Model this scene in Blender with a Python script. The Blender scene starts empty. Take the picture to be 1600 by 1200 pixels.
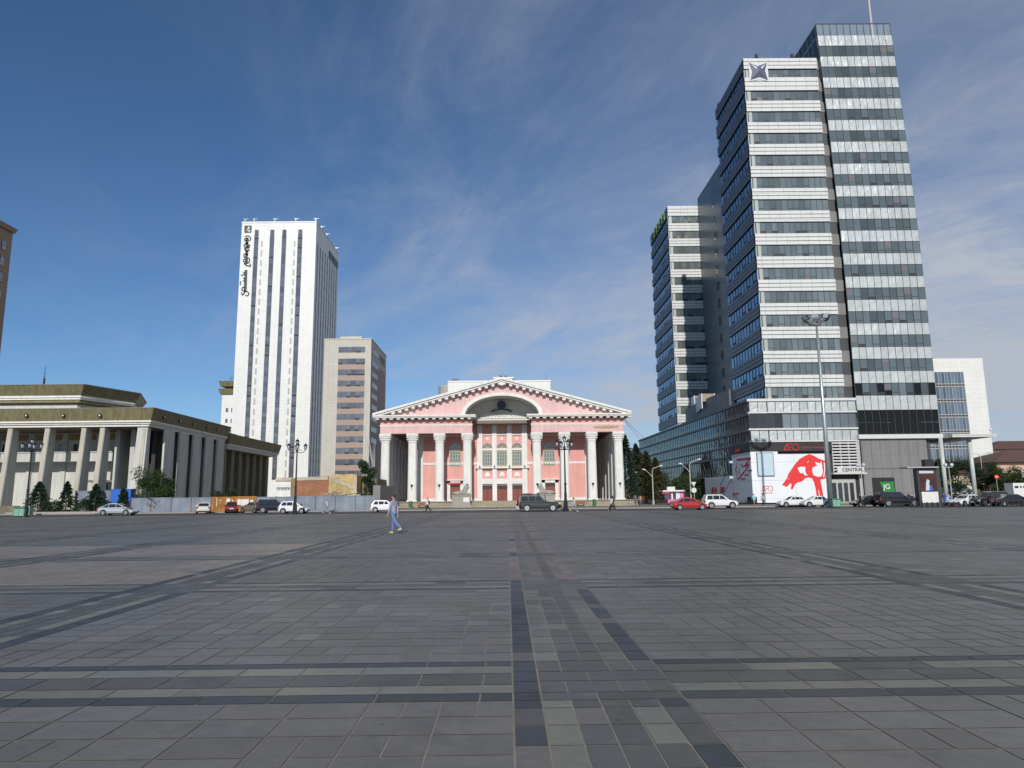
import bpy, bmesh, math, random
from mathutils import Vector, Matrix
R=math.radians; PI=math.pi
random.seed(7)
sc=bpy.context.scene; C=sc.collection
# ------------------------------------------------------------------ camera, world, sun, exposure
F=1110.; PITCH=R(9.1); YAW=R(0.45); ROLL=R(0.6); EYE=1.6
CM=(Matrix.Rotation(-YAW,3,'Z')@Matrix.Rotation(PI/2+PITCH,3,'X')@Matrix.Rotation(-ROLL,3,'Z'))
cam=bpy.data.cameras.new('camera'); co=bpy.data.objects.new('camera',cam); C.objects.link(co)
co.location=(0,0,EYE); co.rotation_euler=CM.to_euler(); cam.sensor_width=36; cam.lens=36*F/1600
cam.clip_start=.1; cam.clip_end=12000; sc.camera=co
SUN_AZ=2.8; SUN_EL=28.          # light travels towards +Y and a little +X
d=Vector((math.sin(R(SUN_AZ))*math.cos(R(SUN_EL)),math.cos(R(SUN_AZ))*math.cos(R(SUN_EL)),-math.sin(R(SUN_EL))))
sl=bpy.data.lights.new('sun','SUN'); sl.energy=3.5; sl.angle=R(.55); sl.color=(1,.955,.88)
so=bpy.data.objects.new('sun',sl); C.objects.link(so); so.rotation_euler=d.to_track_quat('-Z','Y').to_euler()
w=bpy.data.worlds.new('World'); sc.world=w; w.use_nodes=True
nt=w.node_tree; N=nt.nodes; L=nt.links; N.clear()
def nd(nt,t,**k):
    n=nt.nodes.new(t)
    for a,b in k.items(): setattr(n,a,b)
    return n
def mth(nt,op,a,b=None,clamp=False):
    n=nt.nodes.new('ShaderNodeMath'); n.operation=op; n.use_clamp=clamp
    for i,x in enumerate((a,b)):
        if x is None: continue
        if isinstance(x,(int,float)): n.inputs[i].default_value=x
        else: nt.links.new(x,n.inputs[i])
    return n.outputs[0]
def ramp(nt,x,stops):
    n=nt.nodes.new('ShaderNodeValToRGB'); e=n.color_ramp.elements
    while len(e)<len(stops): e.new(.5)
    for i,(p,c) in enumerate(stops):
        e[i].position=p; e[i].color=(c,c,c,1) if isinstance(c,(int,float)) else (*c,1)
    nt.links.new(x,n.inputs[0]); return n.outputs[0]
def mixc(nt,f,a,b,mode='MIX'):
    n=nt.nodes.new('ShaderNodeMix'); n.data_type='RGBA'; n.blend_type=mode
    for s,x in ((n.inputs[0],f),(n.inputs[6],a),(n.inputs[7],b)):
        if isinstance(x,(int,float)): s.default_value=x
        elif isinstance(x,tuple): s.default_value=(*x,1)
        else: nt.links.new(x,s)
    return n.outputs[2]
sky=nd(nt,'ShaderNodeTexSky',sky_type='NISHITA',sun_disc=False,sun_elevation=R(SUN_EL),sun_rotation=R(180+SUN_AZ),air_density=1.0,dust_density=.6,ozone_density=2.2,altitude=1300)
tc=nd(nt,'ShaderNodeTexCoord'); sx=nd(nt,'ShaderNodeSeparateXYZ'); L.new(tc.outputs['Generated'],sx.inputs[0])
zz=mth(nt,'ADD',mth(nt,'MAXIMUM',sx.outputs[2],0),.16)
u=mth(nt,'DIVIDE',sx.outputs[0],zz); v=mth(nt,'DIVIDE',sx.outputs[1],zz)
CLX,CLY=3.1,0.4
cb=nd(nt,'ShaderNodeCombineXYZ'); L.new(u,cb.inputs[0]); L.new(v,cb.inputs[1])
mr=nd(nt,'ShaderNodeMapping'); mr.inputs['Rotation'].default_value=(0,0,R(-38)); L.new(cb.outputs[0],mr.inputs[0])
def mapd(sc_,loc):
    m_=nd(nt,'ShaderNodeMapping'); m_.inputs['Scale'].default_value=sc_; m_.inputs['Location'].default_value=loc; L.new(mr.outputs[0],m_.inputs[0]); return m_.outputs[0]
def noi(vec,scale,det,rough,dist):
    n=nd(nt,'ShaderNodeTexNoise'); n.inputs['Scale'].default_value=scale; n.inputs['Detail'].default_value=det; n.inputs['Roughness'].default_value=rough; n.inputs['Distortion'].default_value=dist; L.new(vec,n.inputs['Vector']); return n.outputs[0]
A_=noi(mapd((1.2,.62,1),(CLX,CLY,0)),1.5,9,.62,1.6)       # feathery streaks
B_n=noi(mapd((.8,.5,1),(CLX+4,CLY,0)),1.1,3,.5,.4)         # where the streaks gather
C_=noi(mapd((2.6,1.8,1),(CLX,CLY+7,0)),2.2,8,.7,1.8)       # fine curls
cl=ramp(nt,mth(nt,'ADD',mth(nt,'ADD',mth(nt,'MULTIPLY',A_,.75),mth(nt,'MULTIPLY',C_,.25)),mth(nt,'MULTIPLY',B_n,.6)),[(.70,0.),(.80,.20),(.92,.62),(1.04,1.)])
# clouds thicken to the right and towards the horizon
mask=mth(nt,'ADD',mth(nt,'MULTIPLY',sx.outputs[0],.8),mth(nt,'SUBTRACT',.62,mth(nt,'MULTIPLY',sx.outputs[2],.45)),True)
veil=mth(nt,'MULTIPLY',mth(nt,'MULTIPLY',mth(nt,'ADD',sx.outputs[0],.17),mth(nt,'SUBTRACT',1.12,mth(nt,'MULTIPLY',sx.outputs[2],1.15))),mth(nt,'ADD',.25,mth(nt,'MULTIPLY',B_n,1.15)),True)
hz_=mth(nt,'MULTIPLY',mth(nt,'MULTIPLY',mth(nt,'SUBTRACT',.34,sx.outputs[2],True),.85),mth(nt,'ADD',sx.outputs[0],.62,True),True)
veil=mth(nt,'ADD',veil,hz_,True)
cf=mth(nt,'ADD',mth(nt,'MULTIPLY',cl,mth(nt,'MULTIPLY',mask,.86)),veil,True)
skt=mixc(nt,1.,sky.outputs[0],(.66,.90,1.10),'MULTIPLY')
skc=mixc(nt,cf,skt,(5.3,5.8,6.7))
bg=nd(nt,'ShaderNodeBackground'); bg.inputs[1].default_value=.085; L.new(skc,bg.inputs[0])
wo=nd(nt,'ShaderNodeOutputWorld'); L.new(bg.outputs[0],wo.inputs[0])
sc.view_settings.view_transform='Standard'; sc.view_settings.look='None'; sc.view_settings.exposure=0.0; sc.view_settings.gamma=1
sc.render.engine='CYCLES'
sc.render.resolution_x=1024; sc.render.resolution_y=768

# ------------------------------------------------------------------ pixel rays -> metres (photograph is 1600 x 1200)
def ray(x,y): return CM@Vector(((x-800)/F,-(y-600)/F,-1))
def P(x,y,Y):
    r=ray(x,y); return Vector((r.x/r.y*Y,Y,EYE+r.z/r.y*Y))
def PX(x,y,X):
    r=ray(x,y); return Vector((X,r.y/r.x*X,EYE+r.z/r.x*X))
def XZ(x,y,Y): p=P(x,y,Y); return p.x,p.z
# ------------------------------------------------------------------ materials
def mat(name,col,rough=.7,metal=0.,var=.12,nscale=1.5,bump=0.,spec=.5,island=0.,brick=None,dirt=0.,streak=0.,emit=None,attr=None,fine=0.,trans=0.):
    m=bpy.data.materials.new(name); m.use_nodes=True; t=m.node_tree; b=t.nodes['Principled BSDF']
    tc=nd(t,'ShaderNodeTexCoord'); obj=tc.outputs['Object']
    c=col
    if attr:
        a=nd(t,'ShaderNodeAttribute',attribute_name=attr); c=a.outputs['Color']
    if brick:
        bw,bh,ms,c2,mo=brick
        s=nd(t,'ShaderNodeSeparateXYZ'); t.links.new(obj,s.inputs[0]); cc=nd(t,'ShaderNodeCombineXYZ')
        t.links.new(mth(t,'ADD',s.outputs[0],s.outputs[1]),cc.inputs[0]); t.links.new(s.outputs[2],cc.inputs[1])
        k=nd(t,'ShaderNodeTexBrick'); k.offset=0 if bw>bh*.9 and ms<.05 and len(brick)==5 and c2!='b' else .5
        t.links.new(cc.outputs[0],k.inputs['Vector'])
        k.inputs['Color1'].default_value=(*col,1); k.inputs['Color2'].default_value=(*(c2 if c2!='b' else tuple(x*.72 for x in col)),1); k.inputs['Mortar'].default_value=(*mo,1)
        k.inputs['Scale'].default_value=1; k.inputs['Mortar Size'].default_value=ms; k.inputs['Brick Width'].default_value=bw; k.inputs['Row Height'].default_value=bh
        k.inputs['Mortar Smooth'].default_value=.2; k.inputs['Bias'].default_value=0
        c=k.outputs[0]
    if island:
        g=nd(t,'ShaderNodeNewGeometry'); r=ramp(t,g.outputs['Random Per Island'],[(0,1-island),(1,1+island)])
        c=mixc(t,1.,c,r,'MULTIPLY')
    if var:
        n=nd(t,'ShaderNodeTexNoise'); n.inputs['Scale'].default_value=nscale; n.inputs['Detail'].default_value=5; t.links.new(obj,n.inputs['Vector'])
        c=mixc(t,1.,c,ramp(t,n.outputs[0],[(.25,1-var),(.75,1+var)]),'MULTIPLY')
    if fine:
        n=nd(t,'ShaderNodeTexNoise'); n.inputs['Scale'].default_value=55; n.inputs['Detail'].default_value=3; t.links.new(obj,n.inputs['Vector'])
        c=mixc(t,1.,c,ramp(t,n.outputs[0],[(.3,1-fine),(.7,1+fine)]),'MULTIPLY')
    if streak:
        mpn=nd(t,'ShaderNodeMapping'); mpn.inputs['Scale'].default_value=(1.6,1.6,.12); t.links.new(obj,mpn.inputs[0])
        n=nd(t,'ShaderNodeTexNoise'); n.inputs['Scale'].default_value=1.3; n.inputs['Detail'].default_value=6; t.links.new(mpn.outputs[0],n.inputs['Vector'])
        c=mixc(t,1.,c,ramp(t,n.outputs[0],[(.42,1-streak),(.6,1.)]),'MULTIPLY')
    if dirt:
        n=nd(t,'ShaderNodeTexNoise'); n.inputs['Scale'].default_value=.35; n.inputs['Detail'].default_value=8; n.inputs['Roughness'].default_value=.7; t.links.new(obj,n.inputs['Vector'])
        c=mixc(t,1.,c,ramp(t,n.outputs[0],[(.4,1-dirt),(.62,1.)]),'MULTIPLY')
    if isinstance(c,tuple): b.inputs['Base Color'].default_value=(*c,1)
    else: t.links.new(c,b.inputs['Base Color'])
    b.inputs['Roughness'].default_value=rough; b.inputs['Metallic'].default_value=metal; b.inputs['Specular IOR Level'].default_value=spec
    if bump:
        n=nd(t,'ShaderNodeTexNoise'); n.inputs['Scale'].default_value=nscale*6; n.inputs['Detail'].default_value=4; t.links.new(obj,n.inputs['Vector'])
        bp=nd(t,'ShaderNodeBump'); bp.inputs['Strength'].default_value=bump; bp.inputs['Distance'].default_value=.02; t.links.new(n.outputs[0],bp.inputs['Height']); t.links.new(bp.outputs[0],b.inputs['Normal'])
    if trans:
        b.inputs['Transmission Weight'].default_value=0
    if emit: b.inputs['Emission Color'].default_value=(*emit,1); b.inputs['Emission Strength'].default_value=1
    return m
def glass(name,col,metal=.55,rough=.05,island=.25,wav=.05,ws=.5):
    m=mat(name,col,rough,metal,var=.1,nscale=.4,island=island,spec=.9)
    t=m.node_tree; b=t.nodes['Principled BSDF']
    g=nd(t,'ShaderNodeNewGeometry'); tc=nd(t,'ShaderNodeTexCoord'); n=nd(t,'ShaderNodeTexNoise'); n.inputs['Scale'].default_value=ws; n.inputs['Detail'].default_value=2
    va=nd(t,'ShaderNodeVectorMath',operation='ADD'); sc_=nd(t,'ShaderNodeVectorMath',operation='SCALE'); cc=nd(t,'ShaderNodeCombineXYZ')
    t.links.new(g.outputs['Random Per Island'],cc.inputs[0]); t.links.new(g.outputs['Random Per Island'],cc.inputs[2]); t.links.new(cc.outputs[0],sc_.inputs[0]); sc_.inputs['Scale'].default_value=60
    t.links.new(tc.outputs['Object'],va.inputs[0]); t.links.new(sc_.outputs[0],va.inputs[1]); t.links.new(va.outputs[0],n.inputs['Vector'])
    bp=nd(t,'ShaderNodeBump'); bp.inputs['Strength'].default_value=wav; bp.inputs['Distance'].default_value=1.; t.links.new(n.outputs[0],bp.inputs['Height']); t.links.new(bp.outputs[0],b.inputs['Normal'])
    return m
M={}
def dm(k,*a,**kw): M[k]=mat(k,*a,**kw)
dm('white_paint',(.76,.75,.71),.7,var=.06,streak=.10)
dm('white_stucco',(.76,.75,.71),.8,var=.05,nscale=.8,dirt=.08,streak=.06)
dm('pink_stucco',(.74,.38,.34),.85,var=.07,nscale=.5,dirt=.07,streak=.08)
dm('pink_light',(.76,.50,.48),.85,var=.06,nscale=.5,dirt=.08,streak=.1)
dm('peeled',(.42,.27,.16),.95,var=.3,nscale=3)
dm('stone_tan',(.40,.34,.24),.9,brick=(1.1,.5,.02,(.34,.30,.22),(.22,.2,.16)),var=.15,dirt=.2)
dm('stone_grey',(.33,.31,.27),.9,var=.15,nscale=2,bump=.4)
dm('door_red',(.21,.045,.03),.5,var=.15,nscale=4)
dm('wood',(.22,.10,.04),.6,var=.2,nscale=5)
dm('frame_olive',(.42,.41,.26),.6,var=.05)
dm('dark',(.015,.015,.017),.5,var=0)
dm('iron',(.018,.018,.02),.35,var=.05)
dm('emblem',(.02,.03,.06),.4,var=.05)
dm('tile_white',(.76,.76,.73),.4,brick=(1.55,1.1,.03,(.73,.73,.70),(.60,.60,.58)),var=.05,nscale=.3)
dm('panel_beige',(.52,.49,.43),.6,brick=(1.3,.8,.025,(.49,.46,.40),(.34,.32,.28)),var=.05,nscale=.3)
dm('spandrel_pink',(.36,.26,.21),.6,var=.06)
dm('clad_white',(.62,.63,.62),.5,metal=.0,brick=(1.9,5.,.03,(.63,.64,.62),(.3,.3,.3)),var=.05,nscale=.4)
dm('clad_shaded',(.17,.17,.185),.45,metal=.3,brick=(1.9,5.,.03,(.15,.15,.165),(.1,.1,.1)),var=.08,nscale=.4)  # band cladding again, darkened so the colour carries the left sides' shade

dm('glass_pale',(.46,.49,.46),.25,metal=.2,island=.08,var=.06,nscale=.6)
dm('mullion',(.05,.055,.06),.5,var=0)
dm('ledge',(.62,.62,.60),.5,var=.05)
dm('sign_black',(.022,.02,.022),.5,var=.05)
dm('board_white',(.74,.76,.78),.5,brick=(6.2,3.05,.03,(.74,.76,.78),(.45,.45,.47)),var=.04,nscale=.4)
dm('red_print',(.72,.03,.03),.5,var=.04)
dm('red_dull',(.45,.04,.05),.5,var=.05)
dm('slab_teal',(.13,.165,.175),.35,metal=.3,brick=(1.6,1.4,.03,(.12,.15,.16),(.07,.08,.09)),var=.18,nscale=.12)
dm('grey_wall',(.21,.21,.205),.7,brick=(4.,4.,.02,(.2,.2,.195),(.15,.15,.15)),var=.07,nscale=.5,streak=.1)
dm('grey_panel',(.15,.155,.17),.55,brick=(2.4,1.6,.02,(.12,.12,.13),(.06,.06,.06)),var=.05)
dm('gold',(.23,.20,.105),.6,metal=.1,var=.10,nscale=.4,streak=.25)
dm('olive',(.22,.19,.12),.8,var=.12,nscale=.6,streak=.3)
dm('concrete_pale',(.56,.56,.52),.85,var=.06,nscale=.4,streak=.12)
dm('concrete_beige',(.50,.46,.38),.85,var=.06,nscale=.4,streak=.12)
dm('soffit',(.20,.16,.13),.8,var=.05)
dm('ornament',(.32,.22,.07),.6,var=.4,nscale=9)
dm('fence_blue',(.235,.27,.33),.55,var=.12,nscale=.8,dirt=.18,streak=.15)
dm('rust',(.42,.19,.045),.85,var=.45,nscale=1.8,dirt=.35)
dm('rust_post',(.20,.09,.05),.9,var=.2)
dm('paper',(.72,.70,.66),.9,var=.15,nscale=6)
dm('brick',(.42,.16,.075),.9,brick=(.3,.11,.012,'b',(.30,.20,.14)),var=.15,nscale=.8,dirt=.2)
dm('yellow_stucco',(.62,.47,.20),.9,var=.12,nscale=1.2,dirt=.3,streak=.15)
dm('old_plaster',(.55,.49,.38),.95,var=.25,nscale=2,dirt=.25)
dm('brown_gold',(.30,.21,.10),.9,var=.2,nscale=1.2,dirt=.2)
dm('blue_tarp',(.02,.13,.52),.5,var=.1)
dm('grass',(.05,.085,.022),.95,var=.4,nscale=3,bump=.8)
dm('asphalt',(.075,.073,.072),.85,var=.12,nscale=.25,fine=.15)
dm('kerb',(.36,.34,.31),.85,brick=(1.,2.,.03,(.33,.31,.28),(.2,.19,.17)),var=.1)
dm('sidewalk',(.24,.225,.205),.85,brick=(.6,2.,.02,(.21,.2,.18),(.15,.14,.13)),var=.12,dirt=.15)
dm('earth',(.12,.115,.105),.95,var=.2,nscale=.02)
dm('roof_brown',(.13,.070,.055),.8,var=.12,nscale=.6,streak=.2)
dm('cream_wall',(.62,.55,.42),.85,var=.08)
dm('pink_wall',(.60,.42,.32),.85,var=.08)
dm('bark',(.10,.075,.05),.95,var=.25,nscale=5)
dm('bin_green',(.06,.30,.17),.5,var=.12,nscale=3,dirt=.2)
dm('bin_pale',(.25,.45,.36),.5,var=.12,nscale=3,dirt=.2)
dm('steel',(.45,.49,.48),.38,metal=.6,var=.05)
dm('pole_grey',(.42,.42,.41),.5,var=.06)
dm('lantern',(.55,.60,.66),.15,spec=.9,var=0)
dm('kiosk_white',(.70,.69,.68),.5,var=.06)
dm('kiosk_pink',(.68,.20,.42),.5,var=.05)
dm('poster_dark',(.07,.025,.022),.3,var=.3,nscale=1.5)
dm('green_panel',(.02,.22,.035),.4,var=.06)
dm('hvac',(.33,.28,.22),.6,var=.2,nscale=8)
dm('tyre',(.012,.012,.012),.8,var=0); dm('rim',(.42,.43,.45),.3,metal=.7,var=0); dm('plastic',(.02,.02,.022),.6,var=0)
dm('carglass',(.02,.025,.03),.05,spec=.8,var=0); dm('headlight',(.6,.62,.65),.1,spec=.9,var=0); dm('taillight',(.45,.02,.02),.2,var=0); dm('plate',(.7,.7,.68),.5,var=0)
dm('skin',(.42,.24,.16),.6,var=.05); dm('hair',(.012,.010,.009),.5,var=0)
dm('letter_dark',(.03,.045,.05),.4,var=0)
dm('logo_metal',(.12,.14,.20),.35,metal=.1,var=.05)
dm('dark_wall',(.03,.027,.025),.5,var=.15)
dm('slit_grey',(.42,.40,.37),.5,var=.05)
dm('column_paint',(.50,.53,.50),.35,var=.06)
dm('black_glass',(.008,.010,.010),.15,spec=.35,var=.1)
dm('lime',(.17,.33,.04),.5,var=.1)
M['panel_pale']=glass('panel_pale',(.60,.62,.60),.35,rough=.30,island=.06,wav=.22,ws=.55)
M['glass_front']=glass('glass_front',(.225,.26,.25),.5)
M['glass_c']=glass('glass_c',(.17,.205,.20),.5,island=.35)
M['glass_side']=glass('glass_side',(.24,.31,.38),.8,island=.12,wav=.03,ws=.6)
M['glass_dark']=glass('glass_dark',(.035,.04,.045),.15,island=.4)
M['glass_win']=glass('glass_win',(.20,.23,.25),.35,island=.3)
M['glass_pod']=glass('glass_pod',(.085,.088,.08),.4,island=.08,wav=.05,ws=.8)
M['glass_tower']=glass('glass_tower',(.17,.175,.20),.3,island=.25)
M['glass_sky']=glass('glass_sky',(.16,.22,.28),.45,island=.45)
# ------------------------------------------------------------------ mesh helpers
class MB:
    def __init__(s,fr=None): s.v=[];s.f=[];s.m=[];s.fr=fr
    def p(s,a,b,z):
        if s.fr:
            ox,oy,ux,uy,nx,ny=s.fr; s.v.append((ox+ux*a+nx*b,oy+uy*a+ny*b,z))
        else: s.v.append((a,b,z))
        return len(s.v)-1
    def box(s,x0,x1,y0,y1,z0,z1,m=0):
        i=[s.p(x,y,z) for z in (z0,z1) for x,y in ((x0,y0),(x1,y0),(x1,y1),(x0,y1))]
        for q in ((0,3,2,1),(4,5,6,7),(0,1,5,4),(1,2,6,5),(2,3,7,6),(3,0,4,7)): s.f.append([i[k] for k in q]); s.m.append(m)
        return s
    def quad(s,pts,m=0):
        s.f.append([s.p(*p) for p in pts]); s.m.append(m); return s
    def prism(s,poly,z0,z1,m=0,top=None,mtop=None):       # plan polygon
        n=len(poly); top=top or poly
        a=[s.p(x,y,z0) for x,y in poly]; b=[s.p(x,y,z1) for x,y in top]
        for k in range(n): s.f.append([a[k],a[(k+1)%n],b[(k+1)%n],b[k]]); s.m.append(m)
        s.f.append(a[::-1]); s.m.append(m); s.f.append(b); s.m.append(m if mtop is None else mtop); return s
    def ext(s,poly,v0,v1,m=0):                            # elevation polygon (u,z), depth v0..v1
        n=len(poly); a=[s.p(x,v0,z) for x,z in poly]; b=[s.p(x,v1,z) for x,z in poly]
        for k in range(n): s.f.append([a[k],a[(k+1)%n],b[(k+1)%n],b[k]]); s.m.append(m)
        s.f.append(a[::-1]); s.m.append(m); s.f.append(b); s.m.append(m); return s
    def rib(s,pts,w,v0,v1,m=0):                           # flat stroke along (u,z) points
        for (a,b),(c,e) in zip(pts,pts[1:]):
            dx,dz=c-a,e-b; l=math.hypot(dx,dz) or 1; dx/=l; dz/=l; k=w/2
            a_,b_,c_,e_=a-dx*k*.6,b-dz*k*.6,c+dx*k*.6,e+dz*k*.6
            s.ext([(a_-dz*k,b_+dx*k),(c_-dz*k,e_+dx*k),(c_+dz*k,e_-dx*k),(a_+dz*k,b_-dx*k)],v0,v1,m)
        return s
    def tube(s,pts,r,n=8,m=0,cap=True):
        rs=r if isinstance(r,(list,tuple)) else [r]*len(pts); P3=[Vector(p) for p in pts]; rings=[]
        for k,p in enumerate(P3):
            t=(P3[min(k+1,len(P3)-1)]-P3[max(k-1,0)]).normalized()
            a=t.cross(Vector((0,0,1)));
            if a.length<.05: a=t.cross(Vector((0,1,0)))
            a.normalize(); b=t.cross(a)
            rings.append([s.p(*(p+(a*math.cos(2*PI*j/n)+b*math.sin(2*PI*j/n))*rs[k])) for j in range(n)])
        for A,B in zip(rings,rings[1:]):
            for j in range(n): s.f.append([A[j],A[(j+1)%n],B[(j+1)%n],B[j]]); s.m.append(m)
        if cap: s.f.append(rings[0][::-1]); s.m.append(m); s.f.append(rings[-1]); s.m.append(m)
        return s
    def lathe(s,prof,cx=0,cy=0,n=12,m=0):
        rings=[[s.p(cx+r*math.cos(2*PI*j/n),cy+r*math.sin(2*PI*j/n),z) for j in range(n)] for r,z in prof]
        for A,B in zip(rings,rings[1:]):
            for j in range(n): s.f.append([A[j],A[(j+1)%n],B[(j+1)%n],B[j]]); s.m.append(m)
        s.f.append(rings[0][::-1]); s.m.append(m); s.f.append(rings[-1]); s.m.append(m); return s
    def disc(s,u,z,r,v0,v1,m=0,n=16,a0=0,a1=2*PI):
        pts=[(u+r*math.cos(a0+(a1-a0)*k/n),z+r*math.sin(a0+(a1-a0)*k/n)) for k in range(n+(0 if a1-a0>6.2 else 1))]
        return s.ext(pts,v0,v1,m)
    def build(s,name,mats,parent=None,label=None,smooth=False,recalc=True):
        me=bpy.data.meshes.new(name)
        off=Vector((0,0,0)); q=parent
        while q: off+=q.location; q=q.parent
        me.from_pydata([(a-off.x,b-off.y,c-off.z) for a,b,c in s.v],[],s.f)
        mats=mats if isinstance(mats,(list,tuple)) else [mats]
        for k in mats: me.materials.append(M[k] if isinstance(k,str) else k)
        me.polygons.foreach_set('material_index',s.m)
        if recalc:
            bm=bmesh.new(); bm.from_mesh(me); bmesh.ops.recalc_face_normals(bm,faces=bm.faces); bm.to_mesh(me); bm.free()
        if smooth: me.polygons.foreach_set('use_smooth',[True]*len(me.polygons))
        me.update()
        o=bpy.data.objects.new(name,me); C.objects.link(o)
        if parent: o.parent=parent
        if label: o['label']=label
        return o
def T(name,label,cat,loc=(0,0,0),group=None):
    o=bpy.data.objects.new(name,None); C.objects.link(o); o.location=loc; o.empty_display_size=.5
    o['label']=label; o['category']=cat
    if group: o['group']=group
    return o
def tag(o,label,cat,group=None):
    o['label']=label; o['category']=cat
    if group: o['group']=group
    return o
def struct(o): o['kind']='structure'; return o
def dup(root,loc,rz,label,group=None):
    r=root.copy(); C.objects.link(r); r.location=loc; r.rotation_euler=(0,0,rz); r['label']=label
    if group: r['group']=group
    for ch in list(root.children):
        c=ch.copy(); C.objects.link(c); c.parent=r
        for g in list(ch.children):
            e=g.copy(); C.objects.link(e); e.parent=c
    return r
def bake(o):
    dg=bpy.context.evaluated_depsgraph_get(); me=bpy.data.meshes.new_from_object(o.evaluated_get(dg)); return me
def text(s,size,m,parent,loc,rz=0,name='lettering',ext=.03,sx=1.,align='LEFT'):
    cu=bpy.data.curves.new('t','FONT'); cu.body=s; cu.size=size; cu.extrude=ext; cu.align_x=align; cu.offset=size*.012
    o=bpy.data.objects.new('t',cu); C.objects.link(o); me=bake(o); bpy.data.objects.remove(o)
    me.transform(Matrix.Rotation(rz,4,'Z')@Matrix.Rotation(PI/2,4,'X')@Matrix.Diagonal((sx,1,1,1)))
    me.materials.clear(); me.materials.append(M[m]); o=bpy.data.objects.new(name,me); C.objects.link(o)
    off=Vector((0,0,0)); q=parent
    while q: off+=q.location; q=q.parent
    o.location=Vector(loc)-off; o.parent=parent; return o
def front(Y): return (0,Y,1,0,0,-1)        # wall facing the camera: u=+X, v towards camera
def left(X): return (X,0,0,1,-1,0)         # wall facing -X: u=+Y, v towards -X
def right(X): return (X,0,0,1,1,0)         # wall facing +X

# ================================================================== GROUND
g=MB(); g.quad([(-3000,-600,-.16),(3000,-600,-.16),(3000,6000,-.16),(-3000,6000,-.16)])
struct(g.build('ground','earth',recalc=False))
EDGE=79.0
cols=[];mb=MB()
rnd=random.Random(3)
PITCHG=7.05; BAND=1.38
def vary(c,a):
    k=1+rnd.uniform(-a,a); t=rnd.uniform(-.012,.012); return (c[0]*k*(1+t),c[1]*k,c[2]*k*(1-t))
GREY=(.176,.165,.145); PINKG=(.28,.235,.190); DARKB=(.062,.067,.068); LIGHT=(.215,.208,.160); MID=(.122,.117,.104); PINKL=(.225,.185,.160)
G_=.0075
def slab(x0,x1,y0,y1,c,gap=G_):
    h=rnd.uniform(-.0006,.0006)
    mb.quad([(x0+gap,y0+gap,h),(x1-gap,y0+gap,h),(x1-gap,y1-gap,h),(x0+gap,y1-gap,h)]); cols.append((*c,.36 if c[1]>.18 else .43))
XL,XR=-92,72
def lim(y): return (max(XL,-4-y*.82),min(XR,4+y*.80))
kx0=math.floor(XL/PITCHG); kx1=math.ceil(XR/PITCHG)
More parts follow.
